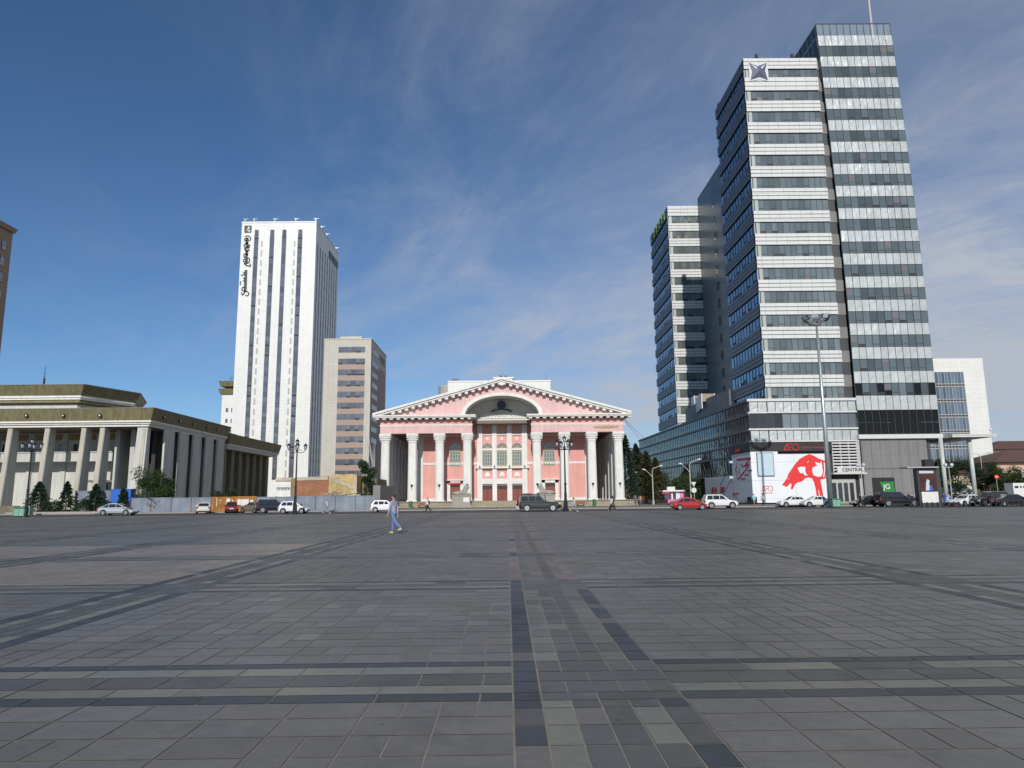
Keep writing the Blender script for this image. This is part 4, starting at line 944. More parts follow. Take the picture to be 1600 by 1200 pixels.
# podium front
PX0=41.25; g=MB(); g.box(PX0+.4,BX1+.0,Y0+.3,Y0+1.0,0,17.5); g.build('podium_core','mullion',t_)
xj=CX0
def panels(fr,u0,u1,n,z0,z1,mm,name='panel_row',gap=.05,par=t_):
    g=MB(fr); w_=(u1-u0)/n
    for k in range(n): g.box(u0+k*w_+gap,u0+(k+1)*w_-gap,-.2,0,z0,z1)
    return g.build(name,mm,par)
panels(front(Y0),PX0,BX0,2,15.65,17.35,'panel_pale'); panels(front(Y0-.12),BX0+.05,BX1,11,15.65,17.35,'panel_pale')
panels(front(Y0),PX0,BX0,2,10.75,12.4,'panel_pale'); panels(front(Y0-.12),BX0+.05,BX1,11,10.75,12.4,'panel_pale')
g=MB(front(Y0))
for z0,z1 in((17.4,17.85),(15.35,15.6),(12.5,12.78),(10.45,10.7)): g.box(PX0-.25,BX0,-.4,.25,z0,z1); g.box(BX0,BX1+.0,-.4,.4,z0,z1)
g.build('ledge','ledge',t_)
f=MB(front(Y0)); w_=(BX1-PX0)/13
for k in range(13):
    a=PX0+k*w_; f.quad([(a+.04,0,12.8),(a+w_-.04,0,12.8),(a+w_-.04,0,15.33),(a+.04,0,15.33)],1 if k>3 else 2); f.box(a-.04,a+.04,-.1,.04,12.8,15.33,0)
f.build('window_band',['mullion','glass_win','glass_dark'],t_,recalc=False)
# sign band, billboard
xb_=P(1290,700,Y0).x
sb=T('shop_sign','black fascia sign with red lettering over the white billboard','sign',(50,Y0,9.5))
g=MB(front(Y0)); g.box(PX0-.1,xb_+.9,-.1,.45,8.85,10.4); g.build('sign_board','sign_black',sb)
g=MB((PX0-.1,Y0-.45,-.030,.9995,-.9995,-.030)); g.box(.0,9.3,-.1,.32,8.85,10.4); g.build('sign_board','sign_black',sb)
def ard(g,u,z,s,wd,v0,v1):
    def p(x,y): return (u+(x-180)/440*s, z+(345-y)/440*s)
    g.rib([p(180,345),p(265,172),p(355,345)],wd,v0,v1); g.rib([p(195,340),p(350,340)],wd,v0,v1); g.rib([p(265,172),p(435,172),p(462,195),p(458,240),p(430,262),p(372,262)],wd,v0,v1)
    g.rib([p(415,262),p(470,345)],wd,v0,v1); g.rib([p(498,172),p(585,172),p(612,205),p(612,312),p(585,345),p(498,345)],wd,v0,v1)
a=P(1225,703.3,Y0-.5); b=P(1248,703,Y0-.5)
g=MB(front(Y0)); ard(g,a.x,a.z,b.x-a.x,.115,.46,.56); g.build('logo','red_print',sb)
def dattext(s,u,z,size,m,parent,sx=1.): return text(s,size,m,parent,(u,Y0-.52,z),sx=sx)
p_=P(1252,700.5,Y0-.5); text('Даатгал Хамтаар',.44,'red_dull',sb,(p_.x,Y0-.47,p_.z),ext=.02,sx=1.05)
text('ардын',.8,'red_print',sb,(PX0-.75,Y0+6.4,9.1),rz=-PI/2,ext=.02)
bb=T('billboard','white billboard wall with red beast mural wrapped round the podium corner','billboard',(48,Y0,4))
g=MB(front(Y0)); g.box(PX0,P(1213,700,Y0).x,-.1,.42,.35,8.83); g.box(P(1213,700,Y0).x,xb_,-.1,.25,.35,8.4); g.build('panel','board_white',bb)
SF=(PX0-.02,Y0-.42,-.030,.9995,-.9995,-.030); g=MB(SF); g.box(0,9.3,-.1,.33,.35,8.83); g.box(9.3,26.,-.1,.30,.35,5.2); g.build('panel','board_white',bb)
def mu(x,y): p_=P(1130+x/8.89,680+y/8.89,Y0-.3); return (p_.x,p_.z)
beast=[(820,690),(885,600),(905,540),(945,480),(1000,400),(1060,330),(1130,290),(1195,262),(1250,280),(1330,325),(1425,360),(1425,600),(1350,615),(1370,720),(1392,850),(1300,850),(1285,740),(1262,650),(1235,598),(1180,585),(1140,598),(1100,640),(1040,655),(1000,680),(975,735),(960,755),(938,740),(950,700),(945,665),(920,680),(885,718),(840,700)]
g=MB(front(Y0)); g.ext([mu(*c) for c in beast],.25,.29,0)
for poly in ([(1030,455),(1085,437),(1140,440),(1140,500),(1155,545),(1185,555),(1135,560),(1110,525),(1075,530),(1050,500),(1045,475)],
 [(1280,365),(1300,380),(1345,390),(1362,355),(1375,430),(1385,510),(1365,570),(1320,580),(1260,560),(1235,510),(1240,455),(1290,425),(1315,425),(1285,400)],
 [(1165,385),(1185,350),(1180,380)],[(1395,380),(1412,385),(1418,470),(1400,585),(1388,580),(1405,470)],[(900,600),(915,600),(910,615)],[(1318,760),(1325,760),(1345,850),(1335,850)]):
    g.ext([mu(*c) for c in poly],.29,.31,1)
g.build('mural',['red_print','board_white'],bb)
def mu2(x,y): p_=P(1130+x/8.89,680+y/8.89,Y0-.5); return (p_.x,p_.z)
a=mu2(537,772); b=mu2(692,772); g=MB(front(Y0)); ard(g,a[0],a[1],b[0]-a[0],.085,.43,.46); g.build('logo','red_print',bb)
a=mu2(530,812); text('ард даатгал',.33,'red_dull',bb,(a[0],Y0-.43,a[1]),ext=.01)
g=MB(front(Y0)); a=mu2(480,570); b=mu2(690,240); g.box(a[0],b[0],.44,.62,a[1],b[1],1); g.box(a[0]+.1,b[0]-.1,.62,.64,a[1]+.1,b[1]-.1,0)
M['screen_pale']=mat('screen_pale',(.50,.62,.68),.3,var=.06)
o=g.build('display_screen',['screen_pale','mullion'],bb)
# side corner graphics (wall facing -X)
def sd(x,y):                                   # 10x crop origin (1100,680) -> point on the plane X
    r=ray(1100+x/10.,680+y/10.); X=PX0-.5; k=X/r.x; return (r.y*k-(Y0-.42),EYE+r.z*k)
g=MB(SF)
for pts,wd in (([(520,385),(715,360)],.32),([(715,360),(620,490),(575,460)],.22),([(522,385),(515,480)],.10),([(525,490),(500,530),(520,575),(530,660),(545,685)],.25),([(690,450),(640,480)],.35),([(695,470),(620,580),(545,685)],.3),([(675,552),(735,550)],.22),([(630,620),(690,615)],.22),([(580,683),(640,680)],.22)):
    g.rib([sd(*c) for c in pts],wd,.33,.36)
for x,y in((552,515),(555,545),(555,575),(560,600)): c=sd(x,y); g.box(c[0]-.2,c[0]+.2,.33,.36,c[1]-.1,c[1]+.1)
g.build('side_graphics','red_dull',bb); g=MB(SF)
for a,b,cc,d2 in((165,180,820,905),(165,235,815,828),(222,235,820,905),(185,215,850,862),(195,205,862,890)):
    p1=sd(a,d2); p2=sd(b,cc); g.box(min(p1[0],p2[0]),max(p1[0],p2[0]),.33,.36,min(p1[1],p2[1]),max(p1[1],p2[1]))
g.build('side_graphics','red_dull',bb); g=MB(SF)
g.rib([sd(285,820),sd(345,815),sd(300,900),sd(285,860)],.16,.33,.36)
g.build('side_graphics','red_dull',bb)
for s_,x,y,sz in (('FIRST',430,855,.62),('MEDIA',430,893,.62)):
    c=sd(350,y); text(s_,.7,'red_dull',bb,(PX0-.42-.03*c[0],Y0-.42+c[0]+2.2,c[1]),rz=-PI/2,ext=.01)
c=sd(525,930); text('ард даатгал',.62,'red_dull',bb,(PX0-.42-.03*c[0],Y0-.42+c[0]+2.2,c[1]),rz=-PI/2,ext=.01)
g=MB(SF); c1,c2=sd(680,1050),sd(775,965); g.box(min(c1[0],c2[0]),max(c1[0],c2[0]),-.05,.42,.3,c2[1]); g.build('vent_box','sign_black',bb)
for y_ in(420,660):
    c=sd(453,y_); o=MB(); o.box(PX0-1.2,PX0-.4,Y0-.42+c[0]-.25,Y0-.42+c[0]+.25,c[1]-.2,c[1]+.2); tag(o.build('wall_floodlight','lantern'),'white floodlight %s on the dark podium side wall'%('upper' if y_==420 else 'lower'),'light','podium floodlights')
# podium side (long reflecting curtain wall)
PS=PX0-.02
g=MB((PX0,Y0-.1,-.030,.9995,-.9995,-.030))
LN=88.
gz=MB(g.fr)
levels=[(17.4,15.5),(15.0,12.8),(12.3,10.6),(10.2,8.7),(8.3,5.3),(5.0,.2)]
for i,(z1,z0) in enumerate(levels):
    f=MB(g.fr); k=0.; 
    s0=0 if i<3 else (9.4 if i<5 else 26.2)
    k=s0
    while k<LN:
        f.quad([(k+.03,-.03,z0),(min(k+1.45,LN)-.03,-.03,z0),(min(k+1.45,LN)-.03,-.03,z1),(k+.03,-.03,z1)],1 if i<4 else 2); f.box(k-.03,k+.03,-.1,.03,z0,z1,0); k+=1.5
    f.build('window_band',['mullion','glass_pod','glass_dark'],t_,recalc=False)
for z0,z1 in((17.42,17.85),(15.05,15.45),(12.35,12.78),(10.25,10.55),(8.35,8.65),(5.05,5.3)):
    g.box(0 if z0>10 else (9.4 if z0>6 else 26.2),LN,-.1,.22,z0,z1)
g.build('ledge','grey_panel',t_)
g=MB((PX0,Y0-.1,-.030,.9995,-.9995,-.030)); g.box(.5,LN-.5,-16,-.12,0,17.3); g.build('podium_body','mullion',t_)
g=MB(front(Y0)); g.box(PX0+14,BX1,-88,-19,0,17.2); g.build('podium_body','mullion',t_)
# curved parapet and roof plant on the podium
pc=T('roof_parapet','curved grey panel wall standing on the podium roof','parapet',(46,150,17.4))
g=MB(); pts=[(43.8,138.2),(43.4,145),(43.1,152),(42.9,160),(43.0,167),(43.6,172),(45,176),(48,179)]
for a,b in zip(pts,pts[1:]): g.prism([a,b,(b[0]+.3,b[1]),(a[0]+.3,a[1])],17.3,22.3)
g.build('parapet_wall','grey_panel',pc)
for i,(ax,bx,ya,yb,Yh,lb) in enumerate(((1096.5,1116.5,615,630,152,'large tan cooling unit on the podium roof'),(1092,1096,620,631,156,'middle tan cooling unit on the podium roof'),(1085,1091,618.5,633,162,'farthest tan cooling unit on the podium roof'))):
    a,b=P(ax,yb,Yh),P(bx,ya,Yh); h_=T('cooling_unit',lb,'cooling unit',((a.x+b.x)/2,Yh,b.z-2.3),'cooling units on the podium roof')
    g=MB(); g.box(a.x,b.x,Yh,Yh+2.5,b.z-1.7,b.z); g.build('casing','hvac',h_)
    g=MB(); 
    for x in(a.x-.05,b.x-.15): g.box(x,x+.2,Yh-.08,Yh+2.6,b.z-3.2,b.z+.05)
    g.build('frame','kiosk_white',h_)
# louvred bay with CENTRAL sign and doors
g=MB(front(Y0)); lx0,lx1=xb_+.95,BX1-.55
for k in range(11): g.box(lx0,lx1,-.1,.3,5.05+k*.5,5.05+k*.5+.22,0)
for k in range(4): x=lx0+(lx1-lx0)*k/3; g.box(x-.04,x+.04,-.1,.34,5.0,10.4,0)
g.build('louvre','ledge',t_)
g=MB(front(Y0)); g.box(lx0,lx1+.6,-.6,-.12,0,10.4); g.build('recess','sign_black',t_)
g=MB(front(Y0)); g.box(BX1-.55,BX1-.05,-.1,.3,0,10.4); g.build('pier','pole_grey',t_)
cs=T('entrance_sign','grey canopy sign reading CENTRAL over the tower entrance','sign',(57,Y0-1,4.4))
a,b=P(1309,738.5,Y0-1.6),P(1350,730,Y0-1.6); g=MB(front(Y0)); g.box(a.x,b.x,1.2,1.6,a.z,b.z+.05); g.box(a.x-.6,b.x+.4,-.1,1.65,a.z-.25,a.z-.02); g.build('canopy','ledge',cs)
text('CENTRAL',.82,'sign_black',cs,(P(1316,737,Y0-1.6).x,Y0-1.63,P(1316,736.6,Y0-1.6).z),ext=.02)
g=MB(front(Y0)); a,b=P(1298,775,Y0),P(1336,749,Y0); g.box(a.x,b.x,-.1,.05,.2,b.z+.1,0)
n=4; w_=(b.x-a.x-.4)/n
for k in range(n): x=a.x+.2+k*w_; g.box(x+.15,x+w_-.15,.05,.08,.4,b.z-.55,1)
g.build('entrance_door',['pole_grey','glass_dark'],t_)
g=MB(); g.box(P(1296,780,Y0).x,P(1342,780,Y0).x,118.2,119.9,-.05,.42); g.build('entrance_steps','stone_tan',t_)
# grey base of curtain wall tower
g=MB(front(CY)); g.box(CX0-.3,CX1+.1,-.3,.55,10.8,11.5); g.build('ledge','ledge',par)
gb=P(1450,720,CY).x
g=MB(front(CY)); g.box(CX0+.15,gb-.0,-14,0,0,10.75); g.build('base_wall','grey_wall',par)
g=MB(front(CY)); g.box(gb,gb+.9,-14,-.6,0,10.75,0); g.box(CX0+.15,gb,0,.08,5.75,5.95,1)
for k in range(8): x=CX0+.3+k*(gb-CX0-.3)/7; g.box(x-.03,x+.03,0,.03,.2,10.7,1)
g.build('base_trim',['mullion','grey_panel'],par)
g=MB(front(CY)); a,b=P(1364.5,775,CY),P(1397,746,CY); g.box(a.x,b.x,-.0,.06,.2,b.z,0); a2,b2=P(1375,770,CY),P(1396,752.5,CY); g.ext([(a2.x,b2.z),(b2.x,b2.z),(b2.x,.9),(b2.x-1.0,.9),(b2.x-1.6,1.6)],.06,.09,1)
g.build('shop_window',['dark','green_panel','glass_dark'],par)
text('JG',1.15,'kiosk_white',par,(P(1380,765,CY).x,CY-.14,P(1380,764,CY).z),ext=.02)
# canopy to the right
cn=T('entrance_canopy','long thin grey canopy on slender white columns beyond the grey base wall','canopy',(80,118,0))
a,b=P(1462,686,118),P(1549,682.5,118); g=MB(); g.box(CX1+.15,b.x,116.8,132,10.75,11.05,0); g.box(CX1+.15,b.x+.1,116.7,132.1,11.05,11.22,0); g.box(CX1+.15,b.x-5,118.,131,10.55,10.75,1); g.build('roof_slab',['ledge','soffit'],cn)
for px,yy in((1519,118.5),(1474,118.8)):
    p_=P(px,730,yy); g=MB(); g.tube([(p_.x,yy,0),(p_.x,yy,10.8)],.33,14); g.build('column','column_paint',cn,smooth=True)
p_=P(1549,678,118.2); g=MB(); g.lathe([(.08,11.2),(.06,11.8),(.25,11.9),(.2,12.2),(.02,12.3)],p_.x,118.2,8); g.build('canopy_light','lantern',cn)
# second banded tower and teal slab
t2=T('banded_tower','shorter banded tower with green lettering standing behind the podium','building',(47,180,0))
UX0,UX1=43.5,52.0; UT=[22.2+4.27*k for k in range(13)]+[78.3]; UH=[2.1]*13+[2.75]
g=MB(); g.box(UX0+.6,UX1,180.6,203,17,77.8); g.build('core','mullion',t2)
banded(front(180),UX0,UX1,UT,UH,'f','clad_white','glass_front',8,9,17.9,.4,parent=t2)
banded(left(UX0),180.02,203,UT,UH,'s','clad_shaded','glass_side',12,10,17.9,.2,blank=False,parent=t2)
g=MB(left(UX0))
for k,(a,b) in enumerate(((183.5,185.5),(186.5,189),(190,192.5),(193.5,196),(197,200.5))): g.rib([(a,75.9),(a+.2,77.7),(b-.3,77.7),(b-.1,75.9)],.5,.1,.3); g.rib([(a,76.8),(b-.2,76.8)],.4,.1,.3)
g.build('roof_lettering','lime',t2)
sl_=T('service_tower','flat teal grey slab tower with small square windows between the banded towers','building',(56,160,0))
hz=80.2
g=MB(); g.box(51.6,62,146,179.8,0,hz); g.build('wall','slab_teal',sl_)
for k in range(14):
    z=20.+k*4.25; g=MB(left(51.6)); g.box(165.2,167.2,0,.05,z+.9,z+3.0); g.build('window','glass_dark',sl_)
# white building far right
wb=T('white_building','white L shaped block with a large blue glazed wall behind the canopy','building',(110,170,0))
a=P(1440,560,170).x; b=P(1542,600,170).x; zt=34.2
b=116.5
g=MB(); g.box(92,b,170,190,1.2,zt); g.build('wall','tile_white',wb)
gx1=111.4; zt2=30.8
for k in range(8):
    z1=zt2-k*3.75; z0=z1-3.6; f=MB(front(170)); x=92.2
    f.box(92.1,gx1,0,.06,z0,z1,0)
    while x<gx1-.6: f.quad([(x+.06,.08,z0+.7),(x+.72,.08,z0+.7),(x+.72,.08,z1-.05),(x+.06,.08,z1-.05)],1); f.box(x-.03,x+.03,.06,.16,z0,z1,2); x+=.8
    f.box(92.1,gx1,.06,.18,z0-.03,z0+.08,2); f.box(92.1,gx1,.06,.18,z0+.58,z0+.68,2); f.build('window_band',['mullion','glass_sky','clad_white'],wb,recalc=False)
# hip roofed houses
def hip(name,label,x0,x1,y0,y1,ze,zr_,wall,base=1.5,ov=1.2,wins=6):
    h_=T(name,label,'building',((x0+x1)/2,y0,base)); g=MB(); g.box(x0,x1,y0,y1,base,ze); g.box(x0-.3,x1+.3,y0-.3,y1,ze-.5,ze-.02); g.build('wall',wall,h_)
    g=MB(); ym=(y0+y1)/2; i=(y1-y0)/2+ov; x0-=ov;x1+=ov;y0_=y0-ov;y1_=y1+ov
    v=[g.p(x0,y0_,ze),g.p(x1,y0_,ze),g.p(x1,y1_,ze),g.p(x0,y1_,ze),g.p(x0+i,ym,zr_),g.p(x1-i,ym,zr_)]
    for f in((0,1,5,4),(1,2,5),(2,3,4,5),(3,0,4),(3,2,1,0)): g.f.append([v[k] for k in f]); g.m.append(0)
    g.build('roof','roof_brown',h_)
    w_=(x1-x0-3)/wins
    for k in range(wins):
        for zz_ in ([ze-4.] if ze-base<6 else [ze-4.2,ze-7.6]):
            if zz_<base+.5: continue
            g=MB(front(y0)); u=x0+2.+k*w_; g.box(u,u+w_*.42,0,.08,zz_,zz_+2.1,0); g.quad([(u+.12,.1,zz_+.12),(u+w_*.42-.12,.1,zz_+.12),(u+w_*.42-.12,.1,zz_+1.98),(u+.12,.1,zz_+1.98)],1); g.build('window',['white_paint','glass_dark'],h_,recalc=False)
    return h_
a,b=P(1492,748,158),P(1549,736,158); hip('brown_roofed_house','cream house with brown hip roof seen under the canopy',a.x-2,b.x,158,174,P(1520,739,158).z,P(1520,722,166).z,'cream_wall')
a=P(1560,748,150); hip('brown_roofed_house','long low house with brown hip roof and white pillars at the right edge',a.x,a.x+34,150,168,P(1580,722,150).z,P(1600,703,160).z,'pink_wall',wins=11)
a,b=P(1549,700,230),P(1640,690,230); hip('tan_building','distant tan building with dark roof peeping over the right hand trees',a.x,b.x+10,230,245,P(1570,702,230).z,P(1570,690,240).z,'pink_wall',wins=14)
# ================================================================== VEGETATION
def leafmat(name,c,var=.35):
    m=mat(name,c,.75,island=.35,var=var,nscale=1.2,spec=.25); t=m.node_tree; b=t.nodes['Principled BSDF']; out=t.nodes['Material Output']
    tr=nd(t,'ShaderNodeBsdfTranslucent'); tr.inputs[0].default_value=(c[0]*1.6,c[1]*1.7,c[2],1); mx=nd(t,'ShaderNodeMixShader'); mx.inputs[0].default_value=.22
    t.links.new(b.outputs[0],mx.inputs[1]); t.links.new(tr.outputs[0],mx.inputs[2]); t.links.new(mx.outputs[0],out.inputs[0]); M[name]=m
leafmat('leaf_dark',(.035,.062,.028)); leafmat('leaf_spruce',(.032,.058,.036)); leafmat('leaf_green',(.050,.085,.028)); leafmat('leaf_brownish',(.062,.060,.030))
def leaf_tri(g,c,dirv,l,w_,rn):
    a=Vector(dirv).normalized(); b=a.cross(Vector((rn.uniform(-1,1),rn.uniform(-1,1),rn.uniform(-1,1))))
    if b.length<.01: return
    b.normalize(); c=Vector(c); g.quad([tuple(c-b*w_*.5),tuple(c+a*l*.5-b*w_*.1),tuple(c+b*w_*.5),tuple(c-a*l*.5)])
def spruce_crown(h,r,n,seed,z0=.12,ls=.3):
    rn=random.Random(seed); g=MB(); tiers=max(6,int(h/.55)); 
    lob=[rn.uniform(.6,1.25) for _ in range(9)]
    for k in range(n):
        t=rn.random()**.8; z=h*(z0+(1-z0)*t); tf=(t*tiers)%1.; R_=r*min(1.,(1-t)**.72*1.05)*(1.-.5*tf)+.10
        a=rn.uniform(0,2*PI); R_*=lob[int(a/(2*PI)*9+t*23)%9]; rr=R_*math.sqrt(rn.uniform(.12,1)); dz=-.22*rr+rn.uniform(-.1,.1)
        leaf_tri(g,(rr*math.cos(a),rr*math.sin(a),z+dz),(math.cos(a),math.sin(a),rn.uniform(-.6,.1)),ls*rn.uniform(.7,1.5),ls*.45*rn.uniform(.6,1.4),rn)
    return g
def bush_crown(h,r,n,seed,zc=.62,clumps=14,ls=.22,flat=1.):
    rn=random.Random(seed); g=MB(); cl=[]
    for k in range(clumps):
        a=rn.uniform(0,2*PI); rr=r*.72*math.sqrt(rn.random()); z=h*(zc+rn.uniform(-.34,.30)*flat); cl.append((rr*math.cos(a),rr*math.sin(a),z,r*rn.uniform(.26,.46)))
    for k in range(n):
        c=rn.choice(cl); v=Vector((rn.gauss(0,1),rn.gauss(0,1),rn.gauss(0,1))).normalized()*c[3]*rn.uniform(.45,1.12)
        if c[2]+v.z<.05: continue
        leaf_tri(g,(c[0]+v.x,c[1]+v.y,c[2]+v.z*.9),(rn.uniform(-1,1),rn.uniform(-1,1),rn.uniform(-.8,.5)),ls*rn.uniform(.7,1.5),ls*.6*rn.uniform(.6,1.3),rn)
    return g
def tree(name,label,cat,px,py,Y,h,r,kind,m_,n,seed,group,base=0.,zc=.62,trunk=True,ls=None):
    p_=P(px,py,Y); t_=T(name,label,cat,(p_.x,Y,base),group)
    if trunk:
        g=MB(); rn=random.Random(seed); th_=h*(.95 if kind=='s' else .6); r0=max(.05,h*.02)
        g.tube([(0,0,-.1),(.03*h*rn.uniform(-.4,.4),0,th_*.5),(0,0,th_)],[r0,r0*.7,r0*.15],6)
        if kind!='s':
            for k in range(6): a=rn.uniform(0,6.28); g.tube([(0,0,th_*rn.uniform(.3,.6)),(r*.6*math.cos(a),r*.6*math.sin(a),h*rn.uniform(.6,.85))],[r0*.5,r0*.1],5)
        g.v=[(a+p_.x,b+Y,c+base) for a,b,c in g.v]; g.build('trunk','bark',t_)
    g=spruce_crown(h,r,n,seed,ls=ls or .3) if kind=='s' else bush_crown(h,r,n,seed,zc=zc,ls=ls or .22,clumps=16)
    g.v=[(a+p_.x,b+Y,c+base) for a,b,c in g.v]; g.build('crown',m_,t_,recalc=False); return t_
S='small spruces on the left lawn'
tree('spruce_tree','widest young spruce on the lawn, right beside the left lamp post','tree',59,788,102,4.2,2.1,'s','leaf_spruce',3400,11,S,.3)
tree('spruce_tree','slender young spruce in front of the second white palace panel','tree',103,788,102,4.2,1.4,'s','leaf_spruce',2400,12,S,.3)
tree('spruce_tree','young spruce behind the bushes left of the parked silver hatchback','tree',148,788,102,3.8,1.7,'s','leaf_spruce',2600,13,S,.3)
tree('spruce_tree','thin young spruce in front of the bright blue booth','tree',191,788,102,3.4,1.0,'s','leaf_spruce',1300,14,S,.1)
B='low bushes on the left lawn'
for i,(px,r,h,l) in enumerate(((85,1.2,1.7,'dark low bush between the two left spruces'),(72,.9,1.5,'small bush touching the widest spruce'),(130,1.2,2.0,'round bush before the grey fence, right of the slender spruce'),(166,1.0,1.6,'low bush directly left of the blue booth'))):
    tree('bush',l,'bush',px,788,101.3,h,r,'b','leaf_dark',1300,20+i,B,.25,zc=.5,trunk=False,ls=.17)
tree('leafy_tree','broad leafy tree behind the grey fence at the palace corner','tree',240,790,102.6,6.3,3.0,'b','leaf_green',7500,31,None,0,zc=.58,ls=.24)
for i,(px,h,l) in enumerate(((336,3.2,'wild shrub behind the fence left of the rusty section end'),(363,4.0,'taller wild shrub behind the rusty fence'),(350,2.6,'lowest wild shrub behind the rusty fence'))):
    tree('shrub',l,'shrub',px,785,104,h,1.3,'b','leaf_dark',1300,40+i,'wild shrubs behind the rusty fence',0,zc=.6,ls=.2)
tree('leafy_tree','narrow dark leafy tree between the ruin and the theatre','tree',577,775,109,8.2,1.7,'b','leaf_dark',4200,47,None,0,zc=.56,ls=.27)
# bare branches above it
g=MB(); rn=random.Random(8); p_=P(584,740,112)
for k in range(9):
    a=rn.uniform(-1.3,1.0); z0=rn.uniform(3,6.5); g.tube([(p_.x,112,z0),(p_.x+a*.6,112+rn.uniform(-.5,.5),z0+2.5),(p_.x+a*1.4,112+rn.uniform(-1,1),z0+rn.uniform(4.5,6.5))],[.07,.045,.015],4)
g.tube([(p_.x,112,0),(p_.x,112,7)],[.14,.07],6); tag(g.build('bare_tree','pole_grey'),'thin bare grey tree with leafless branches left of the theatre','tree')
S2='spruces in the street between theatre and tower'
for i,(px,Y,h,r,m_,l) in enumerate(((979,134,13.2,3.4,'leaf_spruce','tallest dark spruce touching the right end of the theatre'),(996,150,12.6,3.6,'leaf_spruce','second dark spruce right of the theatre, behind the first'),(1012,139,10.3,3.2,'leaf_brownish','brownish spruce behind the first curved street lamp'),(1026,148,9.5,3.4,'leaf_brownish','bushy brownish conifer right of the first curved street lamp'),(1062,146,6.2,3.0,'leaf_green','green tree between the two curved street lamps'),(1072,140,5.6,2.1,'leaf_green','small green tree left of the traffic signs'),(1040,160,6.8,4.,'leaf_dark','dark tree behind the pink kiosk'),(1091,150,5.5,1.8,'leaf_dark','narrow tree before the dark podium wall'),(1003,170,12,4.,'leaf_brownish','far brown spruce filling the street gap'),(1020,175,9,4.,'leaf_dark','far dark spruce behind the brownish ones'))):
    k='s' if i in(0,1,2,3,8,9) else 'b'
    tree('spruce_tree' if k=='s' else 'leafy_tree',l,'tree',px,780,Y,h,r,k,m_,6000 if k=='s' else 4200,60+i,S2,0,zc=.55,ls=.42 if k=='s' else .3)
S3='trees by the brown roofed houses'
for i,(px,Y,h,r,l) in enumerate(((1500,138,6.9,3.6,'full leafy tree behind the white van'),(1478,136,7.6,1.5,'narrow leafy tree at the edge of the grey tower base'),(1545,134,6.0,2.9,'round leafy tree right of the canopy column'),(1572,130,5.4,2.8,'leafy tree before the white pillars of the long house'),(1598,130,5.4,2.8,'leafy tree cut by the right edge of the photo'),(1567,175,11.8,3.6,'tall tree rising behind the long brown roof'),(1612,165,6,3,'leafy tree outside the guard booth'))):
    tree('leafy_tree',l,'tree',px,770,Y,h,r,'b','leaf_green' if i%2 else 'leaf_dark',4200,80+i,S3,1.2 if Y>130 else .9,zc=.56,ls=.3)
# ================================================================== STREET FURNITURE
def lantern_post(label,px,Y,ztop):
    p_=P(px,750,Y); x=p_.x; t_=T('street_lamp',label,'street lamp',(x,Y,0),'five lantern lamp posts along the square')
    g=MB(); H=ztop-1.35
    g.lathe([(.36,-.02),(.36,.18),(.26,.25),(.24,1.05),(.17,1.15),(.16,2.1),(.13,2.2),(.12,3.0),(.145,3.05),(.145,3.12),(.10,3.2),(.075,H-.3),(.12,H-.25),(.12,H-.05),(.07,H),(.06,H+.45)],x,Y,12); g.build('post','iron',t_)
    g=MB(); LP=[(0,0,H+.5)]
    for k in range(4):
        a=R(20)+k*PI/2; c,s_=math.cos(a),math.sin(a); e=.95
        g.tube([(x,Y,H-.1),(x+c*.3,Y+s_*.3,H-.38),(x+c*.7,Y+s_*.7,H-.30),(x+c*e,Y+s_*e,H-.02)],[.045,.045,.04,.035],6); g.tube([(x+c*.12,Y+s_*.12,H+.02),(x+c*.55,Y+s_*.55,H-.1)],[.03,.03],5)
        LP.append((c*e,s_*e,H-.02))
    g.build('bracket','iron',t_)
    for dx,dy,z in LP:
        g=MB(); g.lathe([(.06,z),(.12,z+.05),(.08,z+.08)],x+dx,Y+dy,8); g.lathe([(.24,z+.50),(.25,z+.54),(.14,z+.68),(.04,z+.74),(.02,z+.86)],x+dx,Y+dy,8)
        for k in range(6):
            a=k*PI/3; g.tube([(x+dx+.115*math.cos(a),Y+dy+.115*math.sin(a),z+.08),(x+dx+.205*math.cos(a),Y+dy+.205*math.sin(a),z+.5)],.018,4)
        lo=g.build('lantern','iron',t_); g=MB(); g.lathe([(.10,z+.085),(.19,z+.495)],x+dx,Y+dy,8); g.build('lamp_glass','lantern',lo)
lantern_post('black five lantern lamp post before the palace, leftmost of three',45,84,P(45,683,84).z)
lantern_post('black five lantern lamp post before the white hatchback and brick ruin',462.5,84,P(462,685,84).z)
lantern_post('black five lantern lamp post right of the black offroad car',883,84,P(883,680,84).z)
def curved_lamp(label,px,Y,h,sc_=1.):
    x=P(px,760,Y).x; t_=T('curved_street_lamp',label,'street lamp',(x,Y,0),'curved arm street lamps')
    g=MB(); g.tube([(x,Y,0),(x,Y,h*.70),(x,Y,h*.88),(x+.25,Y,h*.94),(x+.9,Y,h*.97),(x+1.5,Y,h)],[.13,.10,.08,.07,.06,.06],8); g.lathe([(.22,0),(.22,.8),(.14,.9)],x,Y,10); g.build('pole','pole_grey',t_)
    g=MB(); g.tube([(x,Y,h*.72),(x-.5,Y,h*.80),(x-1.3,Y,h*.90)],[.07,.06,.05],6); g.build('arm','pole_grey',t_)
    for dx,z,s in((1.7,h+.03,1),(-1.5,h*.91,-1)):
        g=MB(); g.tube([(x+dx-s*.3,Y,z-.06),(x+dx,Y,z),(x+dx+s*.35,Y,z+.06)],[.07,.13,.06],7); g.build('lamp_head','kiosk_white',t_)
curved_lamp('grey curved arm street lamp before the podium, right of the kiosk',1079,122,P(1079,718,122).z)
curved_lamp('grey curved arm street lamp before the brownish spruces',1020,132,P(1020,728,132).z)
curved_lamp('thin grey curved arm street lamp beside the theatre end column',982,140,P(982,738,140).z)
